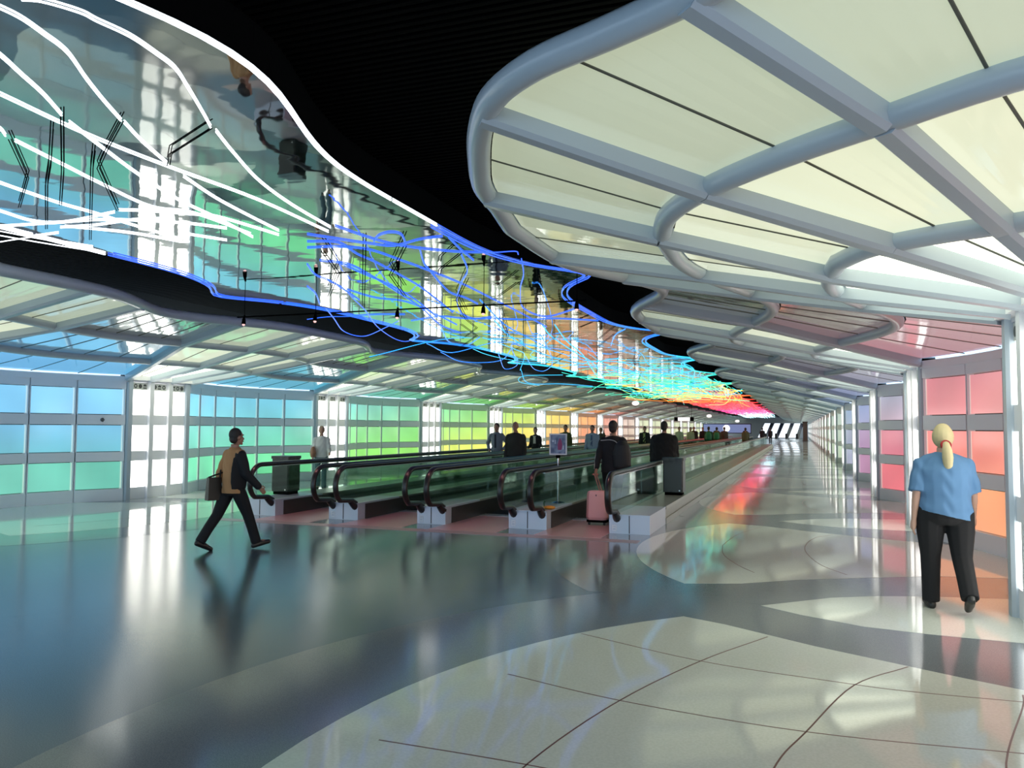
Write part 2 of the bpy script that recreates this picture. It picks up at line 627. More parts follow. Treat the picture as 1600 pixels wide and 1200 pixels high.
def build_canopy(side):
    nm = 'left' if side < 0 else 'right'
    root = tag(empty('ceiling_' + nm), 'scalloped ' + nm + ' canopy of pale backlit panels on white tubes and ribs', 'ceiling', kind='structure')
    ytop = YEND - .5
    for ri in range(3):
        mb = MB()
        r = (.088, .082, .078)[ri]
        mb.tube(ring_path(side, ri, ytop), r, 12)
        mb.build('edge_tube', M_PAINT, root)
    TOP = .03

    def fan_pt(k, ri, t):
        """t in -1..1 across the lit fan k, on ring ri"""
        y = YC(k) + SHIFT[ri] + t * SPREAD[ri]
        if k == 0 and t < -.33 and ri < 3:
            # first fan: opens out round the mouth (t -1 is the rib nearest the second station)
            pass
        p = ring_pt(side, ri, y, TOP)
        if ri == 3: p.x = XS(side, HW - .02)
        return p

    def mouth_line(ri, a):
        """point on the mouth end of ring ri at parameter a 0..1 (0 = far start of the curve by the wall)"""
        if ri == 3:
            return Vector((XS(side, HW - .02 + .0 * a), LIT0 + .0 + .02 * a, RINGS[3][1] + TOP))
        L = [Vector((XS(side, u), y, RINGS[ri][1] + TOP + (.07 if ri == 0 else 0))) for u, y in MOUTH[ri]]
        L = catmull(L, 8)
        f = a * (len(L) - 1)
        i = min(int(f), len(L) - 2)
        return L[i].lerp(L[i + 1], f - i)

    # rib station functions: each returns the four ring points
    def fan_station(k, t): return [fan_pt(k, ri, t) for ri in range(4)]

    curves = [[p + Vector((0, 0, TOP)) for p in ring_path(side, ri, 12, .08)] for ri in range(3)]

    def near_par(ri, u, y):
        q = Vector((XS(side, u), y))
        return min(range(len(curves[ri])), key=lambda i: (curves[ri][i].xy - q).length)

    def on_curve(ri, f):
        i = min(max(int(f), 0), len(curves[ri]) - 2)
        return curves[ri][i].lerp(curves[ri][i + 1], f - i)

    ST = {0: [(9.2, 2.56), (7.4, 2.88), (5.69, 3.70), (4.25, 4.66), (3.56, 6.5), (3.50, 8.67), (4.05, 10.2)],
          1: [(9.1, 3.72), (7.6, 4.0), (6.52, 4.6), (5.5, 5.55), (5.0, 6.86), (5.05, 8.58), (5.45, 10.0)],
          2: [(8.95, 5.22), (8.1, 5.5), (7.40, 5.9), (6.72, 6.3), (6.4, 7.09), (6.45, 8.35), (6.75, 9.2)],
          3: [(8.6, 6.2), (8.2, 6.35), (7.88, 6.5), (7.88, 7.0), (7.88, 7.5), (7.88, 8.0), (7.88, 8.40)]}
    PARS = [[near_par(ri, u, y) for u, y in ST[ri]] for ri in range(3)]

    def mouth(t):
        """stations round the tunnel mouth, one rib at each whole t"""
        i = min(int(t), 5)
        f = t - i
        out = [on_curve(ri, PARS[ri][i] * (1 - f) + PARS[ri][i + 1] * f) for ri in range(3)]
        (u0_, y0_), (u1_, y1_) = ST[3][i], ST[3][i + 1]
        out.append(Vector((XS(side, u0_ + (u1_ - u0_) * f), y0_ + (y1_ - y0_) * f, RINGS[3][1] + TOP)))
        return out

    def tint(me):  # top-row pane colour of the wall, copied for the panel emission
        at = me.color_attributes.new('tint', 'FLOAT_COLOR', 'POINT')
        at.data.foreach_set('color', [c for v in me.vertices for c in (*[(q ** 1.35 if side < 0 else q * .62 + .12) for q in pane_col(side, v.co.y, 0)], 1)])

    def panel_rows(stations, mats, parent, single, ribs=(True, True), inset=.05):
        """panels between consecutive stations (list of 4-point lists finely sampled)"""
        joined = [MB() for _ in range(3)]
        for ri in range(3):
            a = [s[ri] for s in stations]
            b = [s[ri + 1] for s in stations]
            lo, hi = [], []
            for p, q in zip(a, b):
                d = (q - p).normalized()
                lo.append(p + d * .10)
                hi.append(q - d * .04)
            mb = MB() if single else joined[ri]
            slab(mb, (lo, hi), (0, 0, .012), 0)
            if single:
                me = mb.mesh('panel', mats[ri])
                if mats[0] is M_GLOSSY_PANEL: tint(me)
                link_mesh('panel', me, parent)
        return joined

    def section(parent, fn, t0, t1, npan, mats, single, nsub=3, gap=.014):
        """npan panels between two ribs at parameters t0, t1, with slim dark dividers between them"""
        dv = MB()
        js = None
        for i in range(npan):
            a, b = t0 + (t1 - t0) * i / npan, t0 + (t1 - t0) * (i + 1) / npan
            st = [fn(a + (b - a) * j / nsub) for j in range(nsub + 1)]
            J = panel_rows(st, mats, parent, single)
            if not single:
                if js is None: js = J
                else:
                    for q in range(3): js[q].add(J[q].v, J[q].f)
            if i:
                P = fn(a)
                for ri in range(3):
                    dv.beam(P[ri] + Vector((0, 0, .004)), P[ri + 1] + Vector((0, 0, .004)), .018, .012, bev=.003)
        if dv.v: dv.build('divider', mat('slim_grey_divider', (.10, .11, .09), .5), parent)
        if js:
            for q in range(3):
                me = js[q].mesh('panel', mats[q])
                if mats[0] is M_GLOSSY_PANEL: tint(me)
                link_mesh('panel', me, parent)['kind'] = 'stuff'

    def rib(parent, P, wd=(.15, .15)):
        mb = MB()
        dz = Vector((0, 0, .02))
        for ri in range(3):
            mb.beam(P[ri] + dz, P[ri + 1] + dz, wd[0], .15, bev=.03)
        mb.build('rib', M_PAINT, parent)

    TS = [-1, -1 / 3, 1 / 3, 1]
    for k in range(0, KMAX + 1):
        single = k <= 6
        fan = empty('backlit_fan')
        fan.parent = root
        if k == 0:
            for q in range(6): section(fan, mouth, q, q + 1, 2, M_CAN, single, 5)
            for q in range(7): rib(fan, mouth(q))
        else:
            fs = lambda t, k=k: fan_station(k, t)
            for a, b in zip(TS[:-1], TS[1:]):
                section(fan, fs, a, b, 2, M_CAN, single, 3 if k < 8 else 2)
            for t in TS: rib(fan, fs(t))
        # reflecting bay between this fan and the next
        if k < KMAX:
            bay = empty('reflective_bay')
            bay.parent = root

            def bay_station(t, k=k):
                out = []
                for ri in range(4):
                    a, b = (mouth(6)[ri].y if k == 0 else YC(k) + SHIFT[ri] + SPREAD[ri]), YC(k + 1) + SHIFT[ri] - SPREAD[ri]
                    y = a + (b - a) * t
                    p = ring_pt(side, ri, y, TOP)
                    out.append(p)
                return out

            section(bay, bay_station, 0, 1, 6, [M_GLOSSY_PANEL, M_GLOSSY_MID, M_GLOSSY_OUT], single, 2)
    return root


# ------------------------------------------------------------------ floor
def arc_pts(side, yc, du, half, first=False, n=18):
    """scallop edge round a bay: centre yc, offset du outwards, half length"""
    R, x0, c = (5.07, -2.47, -.7) if first else (4.76, -2.15, 0)
    cx = x0 + R                         # right hand side coordinates
    R += du
    out = []
    for i in range(n + 1):
        y = -half + 2 * half * i / n
        x = cx - math.sqrt(max(R * R - (y - c) ** 2, 0))
        out.append((x if side > 0 else 2 * XC - x, yc + y))
    return out


def flat_poly(mb, pts, z0, z1):
    # pts as (x,y) list, any order; star polygon triangulated by bmesh later
    ar = sum(pts[i][0] * pts[(i + 1) % len(pts)][1] - pts[(i + 1) % len(pts)][0] * pts[i][1] for i in range(len(pts)))
    if ar < 0: pts = pts[::-1]
    mb.hexa([(x, y, z0) for x, y in pts], [(x, y, z1) for x, y in pts])


def build_floor():
    mb = MB()
    mb.box((XC - 11, -8, -.2), (XC + 11, YEND + 8, 0))
    fl = mb.build('floor', M_FLOOR)
    tag(fl, 'polished terrazzo floor, dark blue grey with pale scalloped fields along both walls', 'floor', kind='structure')
    for side in (1, -1):
        sx = (lambda x: x) if side > 0 else (lambda x: 2 * XC - x)
        for k in range(-2, 14):
            yb = YC(k) + PER / 2 + .55
            # grey band behind the scallops
            pts = arc_pts(side, yb, 1.15, 3.66, k < 0) + [(sx(3.0), yb + 3.66), (sx(3.0), yb - 3.66)]
            m2 = MB()
            flat_poly(m2, pts, -.05, .0015)
            if k < 6: m2.build('terrazzo_band', M_BAND, fl)
            pts = arc_pts(side, yb, 0, 2.9, k < 0)
            pts += [(sx(x), yb + y) for x, y in [(-.6, 2.73), (.1, 2.28), (1.02, 1.80), (1.5, 1.58), (3.0, 1.2), (3.0, -1.1), (1.5, -1.4), (1.02, -1.63), (0, -2.2), (-.6, -2.68)]]
            m2 = MB()
            flat_poly(m2, pts, -.05, .003)
            m2.build('terrazzo_field', M_PALE, fl)
            # pale leaf at the light columns
            yl = yb + PER / 2
            pts = [(sx(x), yl + y) for x, y in [(-.35, -.06), (.29, .56), (.7, .80), (1.2, .98), (2.3, 1.2), (2.3, -.72), (1.64, -.70), (.97, -.66), (.5, -.58), (0, -.32)]]
            m2 = MB()
            flat_poly(m2, pts, -.05, .003)
            m2.build('terrazzo_leaf', M_PALE, fl)
            # dark red divider strips
            if k < 4:
                js = MB()

                def line(pl):
                    pl = catmull([Vector((sx(x), yb + y, 0)) for x, y in pl], 6)
                    hw = .005
                    L, R_ = [], []
                    for i, p in enumerate(pl):
                        t = (pl[min(i + 1, len(pl) - 1)] - pl[max(i - 1, 0)]).normalized()
                        n = Vector((-t.y, t.x, 0))
                        L.append(p + n * hw)
                        R_.append(p - n * hw)
                    slab(js, ([Vector((q.x, q.y, .0005)) for q in L], [Vector((q.x, q.y, .0005)) for q in R_]), (0, 0, .0032))

                if k < 0:
                    line([(-.25, 2.44), (-.67, 1.58), (-1.04, .55), (-1.27, -.5), (-1.3, -1.3)])
                    line([(.7, 1.95), (.32, 1.38), (.02, .42), (-.12, -.07), (-.22, -.8)])
                    line([(1.3, 1.55), (1.24, 1.29), (.95, .33), (.85, -.4)])
                    line([(-1.66, 2.0), (-.67, 1.57), (.22, 1.41), (.63, 1.37), (1.27, 1.40)])
                    line([(-1.85, .8), (-1.02, .55), (.02, .42), (1.06, .50), (2.2, .6)])
                    line([(-2.1, -.5), (-1.27, -.52), (-.2, -.6), (1.0, -.6)])
                else:
                    line([(-.6, 2.6), (-.9, 1.5), (-1.02, .3), (-1.02, 0), (-.94, -.74), (-.73, -1.44), (-.5, -1.95)])
                    line([(.5, 2.0), (.2, 1.4), (.07, .46), (.1, -.32), (.25, -1.14), (.5, -1.7)])
                js.build('divider_strip', M_JOINT, fl)
    return fl


def build_ceiling():
    mb = MB()
    mb.box((XC - 8.9, -3, 4.20), (XC + 8.9, YEND + 6, 4.3))
    ce = mb.build('ceiling', M_BLACK)
    tag(ce, 'black slatted ceiling between the canopies and round the mirror', 'ceiling', kind='structure')
    s = MB()
    y = -2.5
    while y < 26:
        s.box((XC - 5.6, y, 4.15), (XC + 5.6, y + .035, 4.2))
        y += .075
    o = s.build('slats', M_SLAT, ce)
    o['kind'] = 'stuff'
    # mirror
    ys = [-2 + .2 * i for i in range(int((YEND + 2) / .2))]
    mm = MB()
    mm.strip([(XC - u_mirror(y), y, 3.88) for y in ys], [(XC + u_mirror(y), y, 3.88) for y in ys], 0, smooth=True)
    mi = mm.build('ceiling_mirror', M_MIRROR)
    tag(mi, 'long wavy edged polished mirror ceiling over the moving walkways', 'mirror', kind='structure')
    e = MB()
    for sd in (1, -1):
        lo = [(XC + sd * u_mirror(y), y, 3.878) for y in ys]
        e.strip(lo, [(x, y, 4.18) for x, y, z in lo], 0)
    e.build('edge_trim', M_BLACK, mi)


# ------------------------------------------------------------------ neon
NEON_C = [(-5, (.85, .93, 1), 3.2), (8.3, (.85, .93, 1), 3.2), (8.31, (.028, .10, .95), 1.5), (17, (.012, .13, .95), 1.5), (22, (.02, .36, 1.0), 1.4), (28, (.03, .6, .85), 1.3),
          (34, (.03, .75, .65), 1.2), (39, (.05, .85, .45), 1.2), (43, (.5, .9, .25), 1.3), (47, (1, .7, .08), 1.4), (52, (1, .25, .01), 1.3), (57, (1, .06, .0), 1.25), (78, (1, .015, .03), 1.2),
          (94, (.9, .01, .13), 1.2), (114, (.85, .02, .3), 1.3), (124, (.7, .9, .9), 2), (140, (.5, .9, 1), 2.2), (200, (.6, .7, 1), 2.2)]


def neon_color(y):
    for (a, ca, sa), (b, cb, sb) in zip(NEON_C[:-1], NEON_C[1:]):
        if y <= b:
            t = min(max((y - a) / (b - a), 0), 1)
            return tuple(p + (q - p) * t for p, q in zip(ca, cb)), sa + (sb - sa) * t
    return NEON_C[-1][1], NEON_C[-1][2]


def neon_mat(y):
    c, s = neon_color(y)
    key = 'neon_%03d' % int(round(y / 2) * 2) if not (y <= 8.3) else 'neon_white'
    return mat(key, (.1, .1, .1), .2, emit=c, estr=s * 1.25, sample=False)


NEON_ROOTS = {}


def neon_root(y):
    zones = [(8.3, 'white', 'white neon tubes under the near end of the mirror ceiling'),
             (21, 'blue', 'tangle of deep blue neon tubes hanging under the mirror ceiling'),
             (34, 'cyan', 'tangle of light blue and turquoise neon tubes under the mirror ceiling'),
             (44, 'green', 'green and yellow neon tubes further down the mirror ceiling'),
             (55, 'orange', 'orange neon tubes far down the mirror ceiling'),
             (118, 'red', 'red and magenta neon tubes glowing at the far mirror ceiling'),
             (999, 'pale', 'pale blue white neon tubes at the very end of the tunnel')]
    for lim, nme, lab in zones:
        if y <= lim:
            if nme not in NEON_ROOTS:
                NEON_ROOTS[nme] = tag(empty('neon_sculpture', (XC, max(lim - 10, 4) if lim < 900 else 120, 3.88)), lab, 'neon light', 'neon sculpture along the mirror ceiling')
            return NEON_ROOTS[nme]


def neon(pts, r=.012, seg=6, ymat=None, ends=True):
    ym = ymat if ymat is not None else sum(p.y for p in pts) / len(pts)
    root = neon_root(ym)
    off = root.location
    mb = MB()
    mb.tube([p - off for p in pts], r, seg)
    o = mb.build('neon_tube', neon_mat(ym), root)
    return o, root


def hanger(root, p, ztop=3.88, r=.005, bend=None):
    off = root.location
    mb = MB()
    q = Vector((p.x, p.y, ztop))
    pts = [p, q] if bend is None else [p, p.lerp(q, .5) + bend, q]
    for d in (-.018, .018):
        mb.tube([v + Vector((d, 0, 0)) - off for v in pts], r, 5)
    mb.build('hanger', M_BLACK, root)


def build_neon():
    S1 = 2.963
    white = [
        # (crop polyline /2.963, z near, z far)
        ([(100, 0), (200, 10), (370, 60), (450, 100), (600, 170), (720, 250), (810, 320), (870, 410), (930, 510), (975, 590)], 3.62),
        ([(1000, 610), (1080, 710), (1200, 840), (1350, 950), (1530, 1055)], 3.66),
        ([(-120, -10), (0, 40), (100, 90), (200, 160), (310, 245), (400, 370), (480, 470), (560, 560)], 3.6),
        ([(575, 570), (660, 660), (775, 760)], 3.62),
        ([(-150, 150), (0, 260), (100, 350), (200, 440), (285, 535)], 3.6),
        ([(-200, 350), (0, 440), (400, 625), (780, 775), (1200, 930), (1520, 1075)], 3.66),
        ([(320, 570), (490, 700), (640, 810), (830, 930), (1000, 1010), (1170, 1100)], 3.62),
        ([(-80, 550), (0, 600), (25, 630)], 3.62),
        ([(70, 655), (300, 770), (460, 850), (700, 960), (900, 990), (1160, 1085)], 3.62),
        ([(-150, 800), (0, 850), (100, 885), (280, 945), (440, 990), (600, 1040), (840, 1110)], 3.64),
        ([(-150, 940), (0, 980), (150, 1025), (300, 1030), (530, 985)], 3.62),
        ([(550, 975), (700, 980), (900, 995), (1000, 1005), (1160, 1050), (1290, 1090)], 3.64),
        ([(-150, 1052), (0, 1050), (250, 1035), (500, 1020), (840, 1035), (1050, 1060)], 3.62),
        ([(-200, 1035), (0, 1070), (200, 1108), (430, 1145)], 3.66),
        ([(-150, 1155), (0, 1120), (270, 1080)], 3.6),
        ([(280, 1055), (440, 1045), (620, 1020), (760, 1015)], 3.62),
        ([(-200, 1052), (0, 1090), (200, 1125), (430, 1162)], 3.64),
        ([(300, 1050), (600, 1080), (840, 1122)], 3.64),
        ([(850, 820), (1000, 920), (1150, 1000), (1290, 1070)], 3.66),
        ([(860, 1085), (1050, 1115)], 3.66),
    ]
    for pl, z in white:
        pts = catmull([at_z(u / S1, v / S1, 3.870) for u, v in pl], 6)
        o, root = neon(pts, .0066, 8, ymat=5)
    root = NEON_ROOTS['white']
    for pl in ([(975, 595), (790, 712), (780, 765)], [(565, 563), (495, 690), (455, 780), (545, 975)], [(287, 540), (290, 800), (280, 950)], [(45, 645), (128, 825), (90, 960)],
               [(240, 600), (230, 770), (215, 860), (215, 1060)], [(435, 700), (425, 780), (418, 1110)]):
        P = catmull([at_z(u / S1, v / S1, 3.845) for u, v in pl], 1)
        mb = MB()
        for d in (-.014, .014):
            mb.tube([p + Vector((d, 0, 0)) - root.location for p in P], .0045, 5)
        mb.build('hanger', M_BLACK, root)
    # edge runs on both borders of the mirror, cut into lengths
    for sd in (1, -1):
        y = -1.5
        while y < 118:
            L = 4.2 if y < 40 else 9
            y1 = y + L
            if y < 7.94 < y1: y1 = 7.95
            n = int(L / .22)
            for du, z in ((-.03, 3.866), (-.12, 3.866)):
                if y < 7.9 and du < -.05: continue
                pts = [Vector((XC + sd * (u_mirror(yy) + du), yy, z)) for yy in [y + (y1 - y - .05) * i / n for i in range(n + 1)]]
                neon(pts, .012 if y < 7.9 else .0085, 6, ymat=(5 if y1 < 8.3 else (y + y1) / 2))
            y = y1
    # traced blue curves of the nearer tangle
    S3 = 3.077
    blue = [
        ([(135, 165), (250, 205), (380, 245), (520, 270), (740, 290), (900, 290), (1000, 285), (1015, 300)], 3.62),
        ([(0, 205), (130, 225), (300, 250), (420, 260), (540, 230), (650, 215)], 3.55),
        ([(320, 240), (345, 210), (400, 195), (450, 205), (470, 240)], 3.5),
        ([(0, 270), (150, 265), (300, 280), (450, 330), (600, 385), (760, 450), (900, 520), (1040, 590), (1150, 650)], 3.58),
        ([(0, 240), (150, 245), (240, 300), (330, 340), (480, 420), (560, 470), (700, 580)], 3.55),
        ([(60, 330), (200, 350), (300, 400), (430, 480), (550, 560), (640, 640), (740, 680)], 3.5),
        ([(100, 420), (170, 460), (230, 520), (280, 570), (340, 650), (420, 705), (480, 718), (540, 690)], 3.38),
        ([(90, 560), (130, 610), (170, 665), (230, 690), (290, 690), (380, 650), (440, 620)], 3.36),
        ([(0, 455), (40, 490), (60, 540)], 3.6),
        ([(0, 612), (100, 600), (200, 598), (330, 590), (470, 590)], 3.66),
        ([(0, 350), (40, 400), (110, 430), (190, 480), (250, 520)], 3.56),
        ([(540, 270), (560, 340), (590, 380), (680, 480), (760, 510), (820, 540)], 3.56),
        ([(740, 300), (770, 380), (740, 440), (720, 520), (740, 580), (800, 610), (900, 600)], 3.48),
        ([(680, 220), (740, 280), (800, 330)], 3.66),
        ([(1030, 320), (1040, 400), (1025, 470), (1040, 560), (1150, 600), (1300, 560)], 3.56),
        ([(500, 620), (640, 600), (760, 610), (900, 610), (1050, 615), (1200, 610), (1400, 620)], 3.6),
        ([(640, 640), (680, 720), (760, 740), (830, 700)], 3.5),
        ([(920, 780), (950, 850), (1010, 830), (980, 740), (1030, 740)], 3.36),
        ([(1050, 790), (1090, 850), (1140, 860), (1180, 820), (1130, 700), (1080, 680)], 3.4),
        ([(900, 620), (980, 700), (1080, 760), (1200, 800), (1330, 830)], 3.5),
        ([(1190, 640), (1250, 720), (1330, 790), (1390, 880), (1410, 820), (1500, 800)], 3.45),
        ([(1130, 640), (1180, 700), (1300, 780), (1380, 830), (1440, 920)], 3.5),
        ([(1460, 740), (1480, 690), (1530, 660)], 3.5),
        ([(830, 520), (950, 640), (1060, 700), (1170, 760)], 3.58),
        ([(150, 340), (260, 390), (400, 450), (520, 520), (620, 600)], 3.6),
        ([(190, 470), (330, 510), (480, 530), (620, 590), (720, 640)], 3.62),
    ]
    for pl, z in blue:
        z = z if z < 3.45 else 3.871
        pts = catmull([at_z(480 + u / S3, 300 + v / S3, z) for u, v in pl], 6)
        ym = sum(p.y for p in pts) / len(pts)
        o, root = neon(pts, .0078, 6, ymat=max(ym, 9))
    root = NEON_ROOTS['blue']
    for pl in ([(470, 262), (400, 400), (470, 500)], [(735, 295), (640, 370), (635, 395)], [(770, 415), (720, 520), (765, 610)], [(740, 635), (815, 690), (745, 740)], [(75, 285), (150, 390), (105, 500)], [(930, 600), (965, 690), (930, 770)],
               [(920, 500), (1010, 435)], [(275, 270), (270, 560)], [(1185, 650), (1187, 800)], [(1045, 580), (1045, 770)], [(1310, 650), (1370, 625)], [(1400, 740), (1480, 680)], [(1230, 800), (1110, 870)]):
        P = catmull([at_z(480 + u / S3, 300 + v / S3, 3.79) for u, v in pl], 1)
        mb = MB()
        for d in (-.02, .02):
            mb.tube([p + Vector((d, 0, 0)) - root.location for p in P], .0065, 5)
        mb.build('hanger', M_BLACK, root)
    # straight and looping tubes further on
    rnd = random.Random(11)
    for i in range(44):
        y = 17.5 + 36 * rnd.random() ** 1.15
        n = rnd.choice([4, 5, 6])
        x = XC + rnd.uniform(-2.3, 2.3)
        th = rnd.uniform(0, 2 * PI)
        L = rnd.uniform(.7, 1.5) * (1 + y / 60)
        pts = []
        q = Vector((x, y, rnd.uniform(3.4, 3.82)))
        for j in range(n):
            pts.append(Vector((min(max(q.x, XC - 2.7), XC + 2.7), q.y, min(max(q.z, 3.12), 3.84))))
            th += rnd.gauss(0, .8)
            q = q + Vector((math.sin(th) * L * .75, math.cos(th) * L * 1.6, rnd.gauss(0, .27)))
        p = catmull(pts, 6)
        neon(p, .0095 if y < 30 else .012, 5, ymat=max(y + rnd.uniform(-3, 3), 9))
        if i % 2 == 0: hanger(neon_root(max(y, 9)), pts[n // 2], bend=Vector((rnd.uniform(-.1, .1), rnd.uniform(-.6, .6), 0)), r=.006)
    for i in range(26):
        y = 32 + 18 * rnd.random()
        x = XC + rnd.uniform(-2.3, 2.3)
        pts = [Vector((x + rnd.gauss(0, 1.1), y + 1.5 * j * rnd.uniform(.5, 1.3), rnd.uniform(3.3, 3.8))) for j in range(4)]
        c = rnd.choice([y - 8, y - 4, y, y + 2])
        neon(catmull(pts, 4), .0135, 5, ymat=c)
    # long parallel runs of the warm section
    for j in range(17):
        u = -2.3 + 4.6 * j / 16
        for (a, b) in ((47, 54), (54, 68), (68, 90), (90, 120)):
            pts = [Vector((XC + u + .12 * math.sin(j + yy * .4), yy, 3.74 + .05 * math.sin(j * 2 + yy))) for yy in [a + (b - a - .4) * q / 6 for q in range(7)]]
            neon(pts, .018 if a < 50 else .045, 5, ymat=(a + b) / 2)
    for j in range(12):
        u = -2.2 + 4.4 * j / 11
        pts = [Vector((XC + u, yy, 3.7 + .08 * math.sin(j + yy))) for yy in (121, 128, 137, 148)]
        neon(pts, .05, 5, ymat=140)


def build_track():
    root = empty('spotlight_bar', (XC, 11.5, 3.55))
    tag(root, 'thin black bar with small spotlights hanging under the blue neon', 'spotlight')
    mb = MB()
    mb.tube([(-3.15, 0, 0), (3.15, 0, 0)], .012, 6)
    mb.build('bar', M_BLACK, root)
    for x in (-3.0, -1.55, 0.0, 1.5, 3.0):
        rd = MB()
        rd.tube([(x, 0, 0), (x, 0, .33)], .006, 5)
        rd.build('rod', M_BLACK, root)
        s = MB()
        s.tube([(x, 0, .03), (x, 0, .0), (x, -.01, -.03)], .018, 8)
        s.tube([(x, -.01, -.02), (x, -.015, -.05), (x, -.02, -.13)], .035, 10, rfun=lambda t: .022 + .016 * t)
        sp = s.build('spot', M_BLACK, root)
        l = MB()
        l.sphere((x, -.021, -.135), .026, 8, 6)
        sl = bpy.data.lights.new('spot_lamp', 'SPOT')
        sl.energy = 55
        sl.color = (1, .42, .40)
        sl.spot_size = math.radians(78)
        sl.spot_blend = .6
        sl.shadow_soft_size = .03
        so = bpy.data.objects.new('spot_lamp', sl)
        so.parent = sp
        so.location = (x, -.03, -.17)
        so.rotation_euler = (math.radians(14), 0, 0)
        COL.objects.link(so)
        l.build('lamp', mat('pinkish_lamp', (.8, .5, .5), .3, emit=(1, .55, .5), estr=1.2, sample=False), sp)


# ------------------------------------------------------------------ moving walkways
WALK_Y0, WALK_Y1 = 12.45, 76.0
BAL = [  # x0, x1, rails (x positions), label
    (-9.74, -9.06, [-9.15], 'leftmost single balustrade with black handrail and dark box behind it'),
    (-7.92, -7.33, [-7.84, -7.40], 'second double balustrade from the left between two walkways'),
    (-6.17, -5.64, [-6.09, -5.70], 'third, middle double balustrade between the walkways'),
    (-4.50, -3.85, [-4.42, -3.93], 'fourth double balustrade carrying the poster stand'),
    (-2.82, -2.18, [-2.70], 'rightmost single balustrade beside the pale floor and the pink suitcase')]


def rail_path(x, y0, y1):
    pts = [(x, y1, .955), (x, (y0 + y1) / 2, .955), (x, y0 + 1.2, .955), (x, y0 + .35, .955)]
    cy, cz, R = y0 - .30, .64, .315
    for i in range(0, 13):
        a = PI / 2 + (PI * .80) * i / 12
        pts.append((x, cy + .0 + R * 1.05 * math.cos(a), cz + R * math.sin(a)))
    pts.append((x, y0 - .10, .355))
    pts.append((x, y0 + .03, .30))
    return pts


def build_balustrade(x0, x1, rails, label, idx):
    xm = (x0 + x1) / 2
    root = tag(empty('balustrade', (xm, WALK_Y0, 0)), label, 'balustrade', 'balustrades of the moving walkways')
    X = lambda x: x - xm
    Lh = WALK_Y1 - WALK_Y0
    out_right, out_left = idx == 4, idx == 0
    # newel plinth: front block in pale steel
    p = MB()
    p.box((X(x0), 0, 0), (X(x1), 1.55, .285))
    p.box((X(x0) - .004, -.008, .285), (X(x1) + .004, 1.55, .30))
    pl = p.build('plinth', M_PLINTH, root)
    sq = MB()
    sq.box((X((x0 + x1) / 2) - .006, -.006, .01), (X((x0 + x1) / 2) + .006, 0, .285))
    sq.build('seam', M_DARKGAP, pl)
    if idx in (1, 2, 3, 4):
        lb = MB()
        fx = X(x0) + .05
        for (a, b, c, d) in ((0, 0, .012, .075), (.012, .06, .05, .075), (.012, .03, .05, .042), (.055, 0, .067, .075), (0, -.02, .067, -.008)):
            lb.box((fx + a, -.004, .06 + b), (fx + c, 0, .06 + d))
        lb.build('notice', mat('white_print', (.85, .9, .95), .4), pl)
    d = MB()
    d.box((X(x0), 1.55, .255), (X(x1), Lh, .30))
    d.build('deck', M_DECK, root)
    if True:
        s = MB()
        s.box((X(x0) + .01, 1.55, 0), (X(x1) - .01, Lh, .255))
        s.build('skirt', M_SKIRT if not out_right else mat('outer_cladding', (.36, .36, .30), .3, .3), root)
        if not out_right:
            pass
        # dark inner skirt beside the plinth
        k = MB()
        if idx > 0: k.box((X(x0) - .012, .25, .0), (X(x0), Lh, .27))
        if idx < 4: k.box((X(x1), .25, .0), (X(x1) + .012, Lh, .27))
        k.build('inner_skirt', M_SKIRT, root)
    for rx in rails:
        # glass panes under each handrail
        y = -.28
        n = 0
        while y < Lh - .2:
            step = 2.4 if n < 10 else 12.0
            y1 = min(y + step, Lh)
            g = MB()
            if n == 0:
                prof = [(y1, .30), (y1, .93), (-.1, .93)]
                for i in range(1, 10):
                    a = PI / 2 + PI * .8 * i / 9
                    prof.append((-.30 + .285 * math.cos(a), .64 + .285 * math.sin(a)))
                prof.append((0, .32))
                prof.append((0.02, .30))
                g.hexa([(X(rx) - .006, a, b) for a, b in prof], [(X(rx) + .006, a, b) for a, b in prof])
            else:
                g.box((X(rx) - .006, y + .006, .30), (X(rx) + .006, y1, .93))
            g.build('glass_pane', M_GLASS, root)
            y = y1
            n += 1
        h = MB()
        h.tube([(X(a), b - WALK_Y0, c) for a, b, c in rail_path(rx, WALK_Y0, WALK_Y1)], .042, 10, flat=1.2)
        hr = h.build('handrail', M_RUBBER, root)
        t = MB()
        t.box((X(rx) - .022, .1, .905), (X(rx) + .022, Lh, .925))
        t.build('rail_track', M_STEEL, root)
        b = MB()
        b.tube([(X(rx), -.15, .345), (X(rx), -.05, .275), (X(rx), .03, .235)], .06, 10, rfun=lambda t: .046 + .022 * t)
        b.build('inlet_boot', M_RUBBER, hr)
    if out_right:
        o = MB()
        o.box((X(x1), 1.55, .0), (X(x1) + .02, Lh, .10))
        o.box((X(x1) - .0, 1.55, .255), (X(x1) + .015, Lh, .31))
        o.build('outer_trim', M_DECK, root)
    return root


